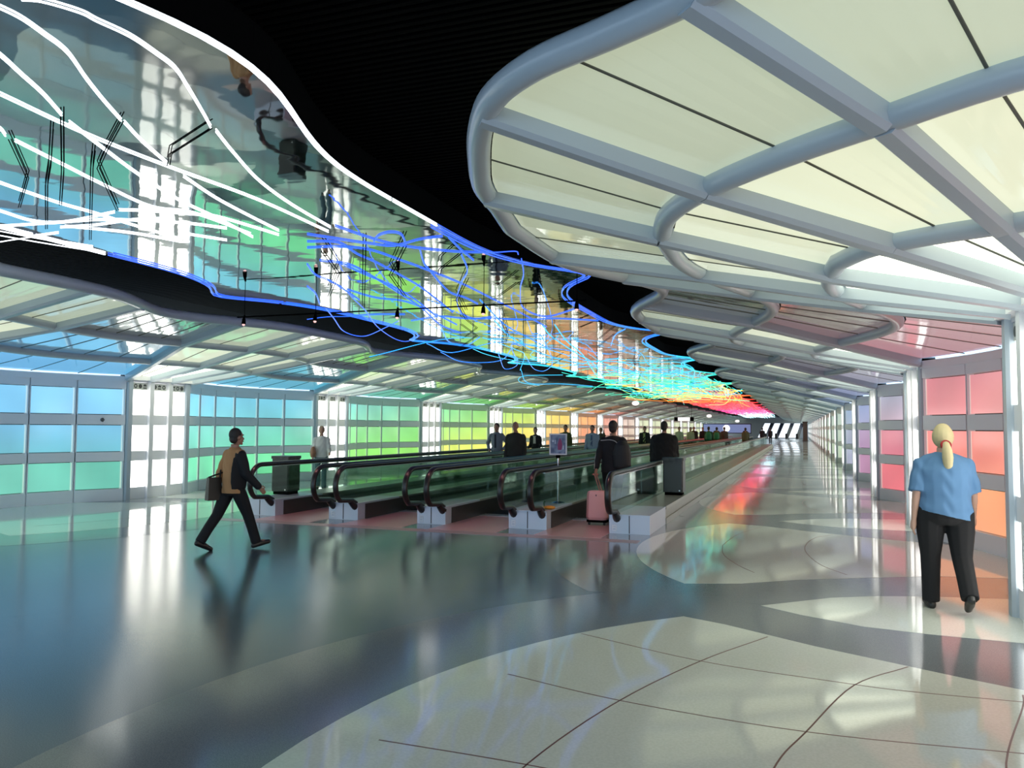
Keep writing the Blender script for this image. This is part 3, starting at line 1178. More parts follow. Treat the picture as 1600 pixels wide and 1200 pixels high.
def build_walkways():
    for i, b in enumerate(BAL):
        build_balustrade(*b, i)
    labs = ['far left moving walkway lane, dark treads with pink landing plate', 'second moving walkway lane from the left with pink landing plate',
            'third moving walkway lane from the left, dark treads, pink plate', 'rightmost moving walkway lane under the man with the pink suitcase']
    for i in range(4):
        x0, x1 = BAL[i][1] + .013, BAL[i + 1][0] - .013
        xm = (x0 + x1) / 2
        hw = (x1 - x0) / 2
        r = tag(empty('moving_walkway', (xm, WALK_Y0, 0)), labs[i], 'walkway', 'moving walkway lanes')
        m = MB()
        m.box((-hw - .02, -.65, -.02), (hw + .02, 1.5, .006))
        m.build('landing_plate', M_COMB, r)
        m = MB()
        m.box((-hw, 1.5, -.02), (hw, 1.72, .014))
        for q in range(24):
            a = -hw + 2 * hw * (q + .25) / 24
            m.box((a, 1.66, .0), (a + hw / 24, 1.80, .016))
        m.build('comb_plate', M_STEEL, r)
        m = MB()
        L = WALK_Y1 - WALK_Y0
        m.box((-hw, 1.72, -.02), (hw, L, .004))
        o = m.build('tread_belt', M_TREAD, r)
        m = MB()
        for q in range(30):
            a = -hw + 2 * hw * (q + .3) / 30
            m.box((a, 1.75, .0), (a + hw / 30 * .8, L, .009))
        m.build('tread_ribs', M_TREAD, r)
    # landing apron in front of the plinths
    m = MB()
    m.box((-9.75, WALK_Y0 - .95, -.02), (-2.2, WALK_Y0 - .66, .004))
    tag(m.build('landing_strip', mat('grey_pink_strip', (.42, .34, .34), .35, .2)), 'grey pink metal strip on the floor before the walkway landings', 'floor strip', kind='structure')
    # far end plinths closing the lanes
    # dark boxes on the outer decks
    for (x, y, lab) in ((-2.41, 16.65, 'dark grey stone box on the right balustrade deck'), (-9.66, 13.6, 'dark grey stone box on the leftmost balustrade deck')):
        r = tag(empty('control_box', (x, y, .30)), lab, 'box', 'dark boxes on the outer decks')
        m = MB()
        c = .02
        for (hx, z0, z1) in ((.20, .06, .70), (.215, .70, .755)):
            pr = [(-hx + c, -hx), (hx - c, -hx), (hx, -hx + c), (hx, hx - c), (hx - c, hx), (-hx + c, hx), (-hx, hx - c), (-hx, -hx + c)]
            m.hexa([(a, b, z0) for a, b in pr], [(a, b, z1) for a, b in pr])
        m.build('body', M_BOX, r)
        m = MB()
        m.box((-.17, -.17, 0), (.17, .17, .06))
        m.build('foot', M_BLACK, r)
        m = MB()
        m.box((-.17, -.205, .12), (.17, -.2, .66))
        m.build('door', mat('dark_stone_door', (.04, .046, .042), .28), r)
        m = MB()
        m.box((.12, -.212, .085), (.145, -.2, .105))
        m.build('latch', M_CHROME, r)
    # poster stand on the fourth balustrade
    r = tag(empty('poster_stand', (-4.10, 13.95, .30)), 'framed blue poster on a chrome pole standing between two walkway lanes', 'sign')
    r.rotation_euler = (0, 0, .22)
    m = MB()
    m.tube([(0, 0, .02), (0, 0, .84)], .019, 12)
    m.build('pole', M_CHROME, r)
    m = MB()
    m.tube([(0, 0, 0), (0, 0, .012), (0, 0, .03)], .13, 20, rfun=lambda t: .13 - .09 * t * t)
    m.build('base', M_CHROME, r)
    m = MB()
    a, b, z0, z1 = .135, .16, .86, 1.245
    for bx in (((-b, -.012, z0), (b, .012, z0 + .025)), ((-b, -.012, z1 - .025), (b, .012, z1)), ((-b, -.012, z0 + .025), (-b + .025, .012, z1 - .025)), ((b - .025, -.012, z0 + .025), (b, .012, z1 - .025))):
        m.box(*bx)
    m.build('frame', mat('pale_poster_frame', (.75, .74, .8), .25), r)
    m = MB()
    m.box((-b + .025, -.004, z0 + .025), (b - .025, .004, z1 - .025))

    def poster(nt, bs):
        tc = N(nt, 'ShaderNodeTexCoord')
        no = N(nt, 'ShaderNodeTexNoise')
        no.inputs['Scale'].default_value = 9
        no.inputs['Detail'].default_value = 1
        nt.links.new(tc.outputs['Object'], no.inputs['Vector'])
        ra = N(nt, 'ShaderNodeValToRGB')
        e = ra.color_ramp.elements
        e[0].position, e[1].position = .35, .68
        e[0].color, e[1].color = (.04, .05, .17, 1), (.28, .34, .52, 1)
        nt.links.new(no.outputs['Fac'], ra.inputs['Fac'])
        nt.links.new(ra.outputs['Color'], bs.inputs['Base Color'])
    po = m.build('poster', mat('blue_poster_print', (.1, .12, .3), .25, build=poster), r)
    m = MB()
    fig = [(-.035, -.1), (.03, -.1), (.045, .0), (.03, .07), (.0, .12), (-.025, .06), (-.04, 0)]
    m.hexa([(x + .03, -.0045, 1.05 + z) for x, z in fig], [(x + .03, -.0065, 1.05 + z) for x, z in fig])
    m.build('pink_figure', mat('magenta_print', (.35, .03, .16), .4), po)
    m = MB()
    m.box((.085, -.0065, .96), (.1, -.0045, 1.03))
    m.box((-.11, -.0065, 1.09), (-.075, -.0045, 1.13))
    m.box((-.06, -.0065, 1.06), (-.045, -.0045, 1.13))
    m.build('pale_print', mat('pale_print', (.6, .68, .85), .4), po)
    m = MB()
    m.box((-.04, -.02, .80), (.04, .02, .86))
    m.build('clamp', M_BLACK, r)
    # orange cap lying on the plinth
    r = tag(empty('orange_cap', (-3.90, 12.78, .30)), 'small orange wedge lying on the fourth balustrade plinth', 'door stop')
    m = MB()
    m.sphere((0, 0, .03), .1, 12, 8, sc3=(1.0, .8, .32))
    m.build('body', mat('orange_plastic', (.75, .33, .03), .4), r)
    m = MB()
    m.tube([(-.10, .03, .02), (-.11, .03, .10), (-.09, .03, .13)], .012, 6)
    m.build('tab', mat('green_plastic', (.02, .14, .09), .4), r)


# ------------------------------------------------------------------ people
def loft(mb, rings, seg=12):
    """rings: (centre, rx, ry, axis vector); closed shell"""
    vs = []
    n = len(rings)
    for (c, rx, ry, ax, side) in rings:
        ax = Vector(ax).normalized()
        sx = Vector(side)
        sx = (sx - ax * sx.dot(ax)).normalized()
        sy = ax.cross(sx)
        for k in range(seg):
            a = 2 * PI * k / seg
            vs.append(Vector(c) + sx * (rx * math.cos(a)) + sy * (ry * math.sin(a)))
    fs = [list(range(seg))[::-1], [(n - 1) * seg + k for k in range(seg)]]
    for i in range(n - 1):
        for k in range(seg):
            k2 = (k + 1) % seg
            fs.append([i * seg + k, i * seg + k2, (i + 1) * seg + k2, (i + 1) * seg + k])
    mb.add(vs, fs, 0, True)


def limb(mb, pts, rad, side=(1, 0, 0), seg=10, ends=(True, True)):
    pts = [Vector(p) for p in pts]
    n = len(pts)
    rings = []
    for i, p in enumerate(pts):
        ax = pts[min(i + 1, n - 1)] - pts[max(i - 1, 0)]
        sd = Vector(side)
        if abs(sd.normalized().dot(ax.normalized())) > .9: sd = Vector((0, 1, 0))
        rings.append((p, rad[i], rad[i], ax, sd))
    loft(mb, rings, seg)
    for i, e in ((0, ends[0]), (n - 1, ends[1])):
        if e: mb.sphere(pts[i], rad[i], 10, 8)


def remesh(mb, name, m, vox, smooth=4, cut=None):
    me = mb.mesh(name + '_raw', m)
    o = bpy.data.objects.new(name, me)
    COL.objects.link(o)
    md = o.modifiers.new('r', 'REMESH')
    md.mode = 'VOXEL'
    md.voxel_size = vox
    md.use_smooth_shade = True
    if smooth:
        sm = o.modifiers.new('s', 'SMOOTH')
        sm.factor = .5
        sm.iterations = smooth
    dg = bpy.context.evaluated_depsgraph_get()
    out = bpy.data.meshes.new_from_object(o.evaluated_get(dg))
    bpy.data.objects.remove(o)
    bpy.data.meshes.remove(me)
    if cut:
        bm = bmesh.new()
        bm.from_mesh(out)
        for co, no in cut:
            g = bm.verts[:] + bm.edges[:] + bm.faces[:]
            bmesh.ops.bisect_plane(bm, geom=g, plane_co=co, plane_no=no, clear_outer=True)
        bm.to_mesh(out)
        bm.free()
    out.materials.clear()
    out.materials.append(m)
    out.polygons.foreach_set('use_smooth', [True] * len(out.polygons))
    return out


SKIN = [(.50, .28, .20), (.42, .22, .15), (.55, .33, .25)]


def person(label, pos, face, h=1.72, build=1.0, legs=((18, 8), (-16, 22)), arms=((-14, 18, 6), (16, 22, 6)), top=(.3, .3, .35), bottom=(.02, .02, .025), skin=0, hair=(.03, .02, .015),
           hair_style='short', vox=.014, sleeve=1.0, hem=.86, shoes=(.012, .012, .012), group=None, jacket_open=None, lean=2, extra=None, head_turn=0, top_rough=.85, base=0.0, bulk=0.0):
    """face: direction the person walks (x, y). Limb angles in degrees: legs (hip forward, knee bend), arms (forward, elbow bend, outwards)"""
    s = h / 1.75
    D = math.radians
    ang = math.atan2(-face[0], face[1])
    root = empty('person', (pos[0], pos[1], base), ang)
    tag(root, label, 'person', group)
    L = D(lean)
    V = lambda x, y, z: Vector((x, y, z)) * s
    spine = lambda z: V(0, math.sin(L) * (z - .95), z)
    hipz = .93
    # legs
    J = {}
    low = 9
    for i, sd in ((0, -1), (1, 1)):
        hf, kb = D(legs[i][0]), D(legs[i][1])
        hip = Vector((.092 * sd * build, 0, hipz))
        knee = hip + Vector((0.0 * sd, math.sin(hf), -math.cos(hf))) * .44
        a2 = hf - kb
        ank = knee + Vector((0, math.sin(a2), -math.cos(a2))) * .42
        ft = a2 * .75 if a2 < 0 else a2 * .6
        toe = ank + Vector((.015 * sd, .17 * math.cos(ft) + .02, -.055 + .17 * math.sin(ft)))
        heel = ank + Vector((0, -.045 * math.cos(ft) + .0, -.055 - .045 * math.sin(ft)))
        J[i] = [hip, knee, ank, heel, toe]
        low = min(low, heel.z - .028, toe.z - .024)
    dz = -low
    for i in J: J[i] = [(p + Vector((0, 0, dz))) * s for p in J[i]]
    lift = Vector((0, 0, dz * s))
    sp = lambda z: spine(z) + lift
    bw = build
    # body (one continuous surface)
    b = MB()
    tor = [(.86, .15 * bw, .105 * bw), (.95, .158 * bw, .11 * bw), (1.08, .135 * bw, .1 * bw), (1.24, .15 * bw, .108 * bw), (1.36, .145 * bw ** .7, .086 * bw ** .8), (1.43, .115, .066), (1.47, .058, .058), (1.53, .056, .06)]
    loft(b, [(sp(z), rx * s, ry * s, (0, 0, 1), (1, 0, 0)) for z, rx, ry in tor], 14)
    hd = sp(1.635) + V(0, .025, 0)
    ht = D(head_turn)
    hf_ = Vector((math.sin(ht), math.cos(ht), 0))
    hs_ = Vector((math.cos(ht), -math.sin(ht), 0))
    H = lambda x, y, z: hd + (hs_ * x + hf_ * y + Vector((0, 0, z))) * s
    b.sphere(H(0, -.012, .015), 1, 16, 12, sc3=(.074 * s, .092 * s, .1 * s))
    b.sphere(H(0, .022, -.055), 1, 12, 10, sc3=(.054 * s, .064 * s, .066 * s))
    limb(b, [H(0, .08, -.0), H(0, .102, -.03)], [.010 * s, .015 * s], seg=6)
    b.sphere(H(0, .082, -.064), .018 * s, 8, 6)
    b.sphere(H(0, .074, -.1), .02 * s, 8, 6)
    for sd in (-1, 1):
        b.sphere(H(.076 * sd, -.005, -.012), 1, 8, 6, sc3=(.012 * s, .02 * s, .032 * s))
        b.sphere(H(.031 * sd, .072, .025), .014 * s, 8, 6)
    AJ = {}
    for i, sd in ((0, -1), (1, 1)):
        af, eb, ab = D(arms[i][0]), D(arms[i][1]), D(arms[i][2])
        sh = sp(1.385 - .09 * max(bw - 1.1, 0)) + V((.148 * bw ** .6 + .02) * sd, 0, 0)
        d1 = Vector((math.sin(ab) * sd, math.sin(af) * math.cos(ab), -math.cos(af) * math.cos(ab)))
        el = sh + d1 * .285 * s
        a2 = af + eb
        ab2 = D(arms[i][3]) if len(arms[i]) > 3 else ab * .4
        d2 = Vector((math.sin(ab2) * sd, math.sin(a2) * math.cos(ab2), -math.cos(a2) * math.cos(ab2)))
        wr = el + d2 * .25 * s
        AJ[i] = (sh, el, wr, d2)
        limb(b, [sh, sh.lerp(el, .5), el, el.lerp(wr, .3), wr], [.05 * s * bw ** .5, .046 * s * bw ** .5, .038 * s, .038 * s, .026 * s])
        # hand: palm, four fingers, thumb
        fwd = Vector((0, 1, 0))
        pn = (fwd - d2 * fwd.dot(d2)).normalized()
        lat = d2.cross(pn).normalized()
        pc = wr + d2 * .05 * s
        limb(b, [wr, wr + d2 * .045 * s, wr + d2 * .085 * s], [.024 * s, .03 * s, .028 * s])
        for f, (off, ln) in enumerate(((.027, .07), (.009, .078), (-.009, .073), (-.026, .058))):
            f0 = wr + d2 * .085 * s + pn * off * s
            inw = -lat * sd
            f1 = f0 + d2 * ln * .55 * s + inw * .004 * s
            f2 = f1 + (d2 * .8 + Vector((-sd * .5, 0, 0))).normalized() * ln * .45 * s
            limb(b, [f0, f1, f2], [.0105 * s, .0098 * s, .0085 * s], seg=6)
        t0 = wr + d2 * .03 * s + pn * .024 * s
        limb(b, [t0, t0 + (d2 * .6 + pn * .8).normalized() * .04 * s, t0 + (d2 + pn * .45).normalized() * .072 * s], [.013 * s, .0115 * s, .009 * s], seg=6)
    for i in J:
        hip, knee, ank, heel, toe = J[i]
        limb(b, [hip, hip.lerp(knee, .5), knee, knee.lerp(ank, .35), ank], [.08 * s, .066 * s, .05 * s, .05 * s, .034 * s])
        limb(b, [heel + V(0, 0, .01), ank.lerp(toe, .5), toe], [.03 * s, .032 * s, .022 * s])
    me = remesh(b, 'body', mat('skin_%d' % skin, SKIN[skin], .55), vox if vox > .01 else .008, 2)
    link_mesh('body', me, root)
    # trousers
    t = MB()
    loft(t, [(sp(z), rx * s, ry * s, (0, 0, 1), (1, 0, 0)) for z, rx, ry in ((.80, .12 * bw, .1 * bw), (.85, .168 * bw, .125 * bw), (.93, .178 * bw, .132 * bw), (1.0, .168 * bw, .122 * bw), (1.06, .155 * bw, .115 * bw))], 16)
    for i in J:
        hip, knee, ank, heel, toe = J[i]
        limb(t, [hip + V(0, 0, -.02), hip.lerp(knee, .45), knee, knee.lerp(ank, .5), ank + V(0, 0, -.02)], [.096 * s * bw, .092 * s * bw, .074 * s * bw ** .7, .07 * s * bw ** .6, .07 * s * bw ** .4], ends=(True, False))
    me = remesh(t, 'trousers', mat('cloth_%d_%d_%d' % tuple(int(c * 999) for c in bottom), bottom, .85), vox, 3)
    link_mesh('trousers', me, root)
    # shoes
    for i in J:
        hip, knee, ank, heel, toe = J[i]
        m = MB()
        limb(m, [heel + V(0, 0, .006), heel.lerp(toe, .5) + V(0, 0, .012), toe], [.038 * s, .044 * s, .032 * s])
        limb(m, [heel + V(0, .015, .03), ank + V(0, 0, .0)], [.038 * s, .04 * s])
        me = remesh(m, 'shoe', mat('shoe_%d' % int(shoes[0] * 999), shoes, .4), max(vox * .8, .008), 2)
        link_mesh('shoe', me, root)
    # top
    o = MB()
    k = 1.0 + bulk
    loft(o, [(sp(z), rx * s * k, ry * s * k, (0, 0, 1), (1, 0, 0)) for z, rx, ry in
             ((hem - .06, .178 * bw, .135 * bw), (hem + .06, .18 * bw, .138 * bw), (1.06, .168 * bw, .13 * bw), (1.22, .178 * bw, .132 * bw), (1.32, .178 * bw, .122 * bw), (1.395, .165 * bw ** .6, .108 * bw ** .7), (1.44, .128 * bw ** .5, .096 * bw ** .5), (1.47, .084, .082), (1.485, .07, .07))], 18)
    limb(o, [AJ[0][0] + V(.03, 0, .005), sp(1.405), AJ[1][0] + V(-.03, 0, .005)], [.05 * s, .08 * s * bw ** .4, .05 * s], side=(0, 1, 0))
    for i, sd in ((0, -1), (1, 1)):      # slope from the neck to the shoulder
        limb(o, [sp(1.435) + V(.06 * sd, 0, 0), sp(1.41) + V(.11 * sd, 0, 0), AJ[i][0]], [.05 * s, .056 * s * bw ** .4, .062 * s * bw ** .5], side=(0, 1, 0))
    for i in AJ:
        sh, el, wr, d2 = AJ[i]
        if sleeve >= .9:
            limb(o, [sh, sh.lerp(el, .5), el, el.lerp(wr, .5), wr - d2 * .0], [.072 * s * k * bw ** .5, .064 * s * k * bw ** .5, .056 * s * k, .05 * s * k, .042 * s * k], ends=(True, False))
        else:
            e2 = sh.lerp(el, sleeve * 2)
            limb(o, [sh, sh.lerp(e2, .5), e2], [.062 * s * bw ** .5, .066 * s * bw ** .5, .07 * s * bw ** .5], ends=(True, False))
    zc = hem * s + lift.z
    me = remesh(o, 'top', mat('top_%d_%d_%d' % tuple(int(c * 999) for c in top), top, top_rough), vox, 3, cut=[((0, 0, zc), extra.get('hem_n', (0, 0, -1)) if extra else (0, 0, -1))])
    for v in me.vertices:           # soft folds of the cloth
        f = math.sin(v.co.z * 38 + v.co.x * 21 + math.sin(v.co.x * 30) * 1.5) * .004
        v.co += Vector(v.normal) * f
    tp = link_mesh('jacket' if bulk > .05 else 'shirt', me, root)
    # hair
    g = MB()
    if hair_style != 'bald':
        g.sphere(H(0, -.026, .032), 1, 16, 12, sc3=(.083 * s, .094 * s, .098 * s))
        if hair_style == 'pony':
            g.sphere(H(0, -.03, -.0), 1, 14, 10, sc3=(.098 * s, .11 * s, .115 * s))
            limb(g, [H(0, -.10, -.05), H(0, -.165, -.075), H(.005, -.185, -.13), H(.01, -.18, -.20), H(.015, -.16, -.29), H(.012, -.145, -.345)], [.03 * s, .034 * s, .046 * s, .05 * s, .04 * s, .014 * s])
        elif hair_style == 'long':
            g.sphere(H(0, -.05, -.06), 1, 14, 10, sc3=(.085 * s, .075 * s, .13 * s))
        else:
            g.sphere(H(0, -.05, -.03), 1, 12, 10, sc3=(.072 * s, .06 * s, .07 * s))
        fc = hd + (hf_ * .052 + Vector((0, 0, .03))) * s
        me = remesh(g, 'hair', mat('hair_%d_%d' % (int(hair[0] * 999), int(hair[1] * 999)), hair, .6), max(vox * .8, .008), 2, cut=[(fc, (hf_ * .9 - Vector((0, 0, .45))).normalized())])
        link_mesh('hair', me, root)
        if hair_style == 'pony':
            q = MB()
            c = H(0, -.163, -.078)
            q.tube([c + Vector((math.cos(a) * .036, .012 * math.sin(a), math.sin(a) * .036)) * s for a in [2 * PI * i / 14 for i in range(15)]], .014 * s, 8, cap=False)
            q.build('hair_band', mat('red_band', (.35, .01, .015), .5), root)
    # simple eyes and mouth on the face
    if vox < .011:
        q = MB()
        for sd in (-1, 1):
            q = MB()
            q.sphere(H(.031 * sd, .083, .026), .0075 * s, 8, 6)
            q.build('eye', mat('dark_eye', (.02, .015, .01), .2), root)
        q = MB()
        q.sphere(H(0, .097, -.066), 1, 8, 6, sc3=(.02 * s, .006 * s, .006 * s))
        q.build('mouth', mat('lip', (.35, .12, .1), .5), root)
    return root, dict(AJ=AJ, J=J, sp=sp, H=H, s=s, V=V)


def tie_panel(root, info, col, w=.03, z0=1.02, z1=1.42, name='tie', front=1, y=.14):
    s = info['s']
    m = MB()
    pts = [(-w, z0), (w, z0), (w * .8, z1 - .03), (w * 1.3, z1), (-w * 1.3, z1), (-w * .8, z1 - .03)]
    lo = [info['sp'](z) + Vector((x, (y - .012) * front, 0)) * s for x, z in pts]
    hi = [p + Vector((0, .014 * front * s, 0)) for p in lo]
    if front < 0: lo, hi = hi, lo
    m.hexa(lo, hi)
    m.build(name, mat('%s_%d_%d' % (name, int(col[0] * 999), int(col[2] * 999)), col, .7), root)


def build_people():
    away, toward = (0, 1), (0, -1)
    # walking figure crossing in front of the walkways
    r, I = person('person in tan top and black trousers striding across the dark floor, black bag at hip', (-7.12, 8.86), (.40, .92), 1.64, 1.08, legs=((-24, 12), (24, 4)),
                  arms=((-22, 18, 8), (10, 34, 16)), top=(.56, .28, .12), bottom=(.008, .008, .010), skin=1, hair=(.025, .02, .018), vox=.0095, sleeve=1.0, hem=.84, lean=1)
    m = MB()
    sp, s = I['sp'], I['s']
    for a in (1,):
        sh, el, wr, d2 = I['AJ'][a]
        limb(m, [sh + Vector((0, 0, -.01)), sh.lerp(el, .5), el, wr], [.082 * s, .078 * s, .066 * s, .054 * s])
    sx = .165
    loft(m, [(sp(z) + Vector((sx + x, -.01, 0)) * s, rx * s, ry * s, (0, 0, 1), (1, 0, 0)) for z, rx, ry, x in ((.90, .03, .11, .01), (1.0, .035, .13, .01), (1.2, .035, .12, .0), (1.34, .03, .09, -.01))], 12)
    link_mesh('black_jacket', remesh(m, 'jacket', mat('black_cloth', (.008, .008, .01), .8), .012, 3), r)
    m = MB()
    c = sp(.93) + Vector((-.12, -.23, -.02)) * s
    m.hexa([c + Vector((a, b, -.16)) for a, b in ((-.05, -.10), (.05, -.10), (.05, .10), (-.05, .10))], [c + Vector((a, b, .14)) for a, b in ((-.035, -.085), (.035, -.085), (.035, .085), (-.035, .085))])
    bg = m.build('shoulder_bag', mat('black_leather', (.01, .01, .011), .45), r)
    m = MB()
    m.tube(catmull([c + Vector((0, .08, .14)), sp(1.2) + Vector((-.17, -.10, 0)) * s, sp(1.45) + Vector((-.13, .0, .01)) * s, sp(1.2) + Vector((-.185, .08, 0)) * s, c + Vector((0, -.08, .14))], 5), .011, 6)
    m.build('strap', mat('black_leather'), bg)
    # woman in the right foreground
    r, I = person('woman seen from behind in a light blue shirt with blond ponytail walking by red panes', (1.27, 8.38), (-.04, 1), 1.69, 1.36, legs=((5, 2), (-8, 34)), arms=((-12, 20, 11), (6, 22, 12)),
                  top=(.105, .225, .41), bottom=(.006, .006, .008), skin=2, hair=(.60, .50, .28), hair_style='pony', vox=.0095, sleeve=.47, hem=.89, lean=2, extra={'hem_n': (-.22, 0, -1)})
    # man with suitcase on the nearest lane
    r, I = person('man in black track jacket pulling a pink suitcase onto the walkway', (-3.14, 14.15), (.05, 1), 1.76, 1.12, legs=((14, 4), (-12, 18)), arms=((-26, 6, 10), (8, 20, 12)), top=(.014, .012, .014), bottom=(.012, .012, .015),
                  skin=1, hair=(.02, .012, .012), vox=.011, hem=.84, bulk=.07, base=.012)
    m = MB()
    sp, s = I['sp'], I['s']
    loft(m, [(sp(z) + Vector((.20, -.13 + y, 0)) * s, rx * s, ry * s, (0, 0, 1), (1, 0, 0)) for z, rx, ry, y in ((.88, .09, .05, 0), (.95, .16, .10, 0), (1.15, .17, .12, 0), (1.32, .13, .10, 0), (1.40, .06, .05, 0))], 14)
    bp = link_mesh('backpack', remesh(m, 'backpack', mat('black_nylon', (.012, .011, .012), .6), .012, 4), r)
    for dz in (0,):
        m = MB()
        m.tube(catmull([sp(1.40) + Vector((-.20, -.09, 0)) * s, sp(1.41) + Vector((0, -.125, .0)) * s, sp(1.36) + Vector((.12, -.16, 0)) * s, sp(1.2) + Vector((.25, -.20, 0)) * s], 5), .009, 6)
        sh, el, wr, d2 = I['AJ'][0]
        m.tube([sh + Vector((-.06, -.03, 0)), el + Vector((-.05, -.03, 0)), wr + Vector((-.03, -.03, 0))], .008, 6)
        m.build('piping', mat('grey_piping', (.45, .40, .40), .5), r)
    wrist = r.matrix_basis @ (I['AJ'][0][2] + I['AJ'][0][3] * .10)
    # suitcase
    sc_ = tag(empty('suitcase', (-3.24, 13.42, .008)), 'pink hard-shell suitcase on wheels pulled behind the man in black', 'suitcase')
    m = MB()
    c = .05
    for (hx, hy, z0, z1, tp_) in ((.185, .11, .10, .575, .90),):
        pr = lambda q: [(-hx * q + c, -hy), (hx * q - c, -hy), (hx * q, -hy + c), (hx * q, hy - c), (hx * q - c, hy), (-hx * q + c, hy), (-hx * q, hy - c), (-hx * q, -hy + c)]
        sq = lambda q, f: [(a * f, b * f) for a, b in pr(q)]
        lv = [(sq(1, .88), z0 - .015), (pr(1), z0 + .03), (pr(.93), z1 - .06), (sq(.90, .95), z1 - .015), (sq(.88, .80), z1)]
        for (p0, za), (p1, zb) in zip(lv[:-1], lv[1:]): m.strip([(a, b, za) for a, b in p0 + p0[:1]], [(a, b, zb) for a, b in p1 + p1[:1]], smooth=True)
        m.add([(a, b, z0 - .015) for a, b in lv[0][0]], [list(range(8))[::-1]])
        m.add([(a, b, z1) for a, b in lv[-1][0]], [list(range(8))])
    m.build('shell', mat('pink_shell', (.85, .47, .47), .35), sc_)
    m = MB()
    m.box((-.17, -.10, .045), (.17, .10, .085))
    m.build('base', mat('matt_black'), sc_)
    for sx in (-.13, .13):
        m = MB()
        m.tube([(sx - .015, -.06, .03), (sx + .015, -.06, .03)], .03, 12)
        m.build('wheel', M_RUBBER, sc_)
    m = MB()
    m.add([(-.014, -.1115, .515), (.014, -.1115, .515), (0, -.1115, .48)], [[0, 2, 1]])
    m.build('badge', mat('dark_badge', (.08, .03, .03), .4), sc_)
    hl = wrist - sc_.location
    m = MB()
    d = Vector((hl.x, hl.y, hl.z))
    a0 = Vector((.05, .03, .57))
    m.tube([a0 + Vector((-.02, 0, 0)), d + Vector((-.02, 0, 0))], .009, 8)
    m.tube([a0 + Vector((.02, 0, 0)), d + Vector((.02, 0, 0))], .009, 8)
    m.tube([d + Vector((-.05, 0, 0)), d + Vector((.05, 0, 0))], .014, 8)
    m.build('pull_handle', mat('pink_metal', (.70, .25, .2), .3, .4), sc_)
    # heavy man in black coat
    person('heavy man in a black coat seen from behind, walking on right lane', (-2.97, 18.9), away, 1.78, 1.55, legs=((10, 4), (-8, 14)), arms=((-4, 14, 12), (4, 14, 12)), top=(.006, .006, .006), bottom=(.006, .006, .007), skin=1, hair=(.015, .012, .01), vox=.014, hem=.80, bulk=.12, base=.012)
    # people coming towards the camera on the left lanes
    r, I = person('man in a grey shirt and dark tie standing with hands on hips, left lane', (-8.45, 22.3), toward, 1.74, 1.0, legs=((4, 2), (-4, 4)), arms=((-16, 50, 32, -25), (-16, 50, 32, -25)), top=(.22, .25, .30), bottom=(.03, .03, .04), skin=1, hem=.90, base=.012)
    tie_panel(r, I, (.02, .02, .04))
    person('bald man in a dark brown jumper standing on second lane', (-6.55, 18.6), toward, 1.76, 1.2, legs=((4, 2), (-4, 4)), arms=((-2, 16, 9), (2, 16, 9)), top=(.035, .032, .026), bottom=(.02, .02, .02), skin=1, hair_style='bald', hem=.86, base=.012)
    r, I = person('woman in a black jacket over a pale blouse, behind the man in brown', (-8.7, 26.8), toward, 1.66, .9, top=(.01, .01, .011), bottom=(.01, .01, .01), skin=2, hair=(.03, .02, .01), hem=.84, base=.012, arms=((0, 60, 8), (0, 60, 8)))
    tie_panel(r, I, (.6, .58, .5), .05, 1.15, 1.43, 'blouse')
    person('man in an olive green shirt half hidden behind the poster', (-8.4, 29.6), toward, 1.76, 1.0, top=(.09, .11, .03), bottom=(.03, .03, .03), skin=1, hem=.86, base=.012)
    r, I = person('man in a light blue shirt and tie on second lane', (-6.75, 27.2), toward, 1.74, 1.08, arms=((-4, 24, 9), (4, 24, 9)), top=(.36, .46, .56), bottom=(.03, .03, .04), skin=1, hem=.90, base=.012)
    tie_panel(r, I, (.10, .15, .28), .035)
    person('small dark figure raising an arm behind the man in light blue', (-8.3, 35.0), toward, 1.66, .95, arms=((70, 90, 10), (0, 20, 6)), top=(.08, .07, .05), bottom=(.03, .03, .03), skin=1, base=.012)
    r, I = person('man in an open dark jacket over a lime shirt, further along', (-6.7, 37.0), toward, 1.74, 1.05, top=(.012, .014, .012), bottom=(.02, .02, .02), skin=1, hem=.84, base=.012, bulk=.06)
    tie_panel(r, I, (.45, .52, .2), .055, .95, 1.43, 'lime_shirt')
    # person in white by the left light columns
    r, I = person('person in a white shirt carrying a brown bag by the left wall', (-11.55, 17.75), (.5, -.85), 1.64, .95, legs=((12, 4), (-12, 16)), arms=((10, 60, 10), (6, 20, 8)), top=(.68, .69, .68), bottom=(.10, .16, .2), skin=0, hair=(.45, .32, .24), hem=.90)
    m = MB()
    c = I['sp'](1.06) + Vector((.20, .12, 0))
    loft(m, [(c + Vector((0, 0, z)), rx, ry, (0, 0, 1), (0, 1, 0)) for z, rx, ry in ((-.14, .13, .06), (-.04, .16, .08), (.08, .13, .06), (.13, .07, .03))], 12)
    link_mesh('brown_bag', remesh(m, 'bag', mat('tan_leather', (.35, .17, .10), .5), .014, 3), r)
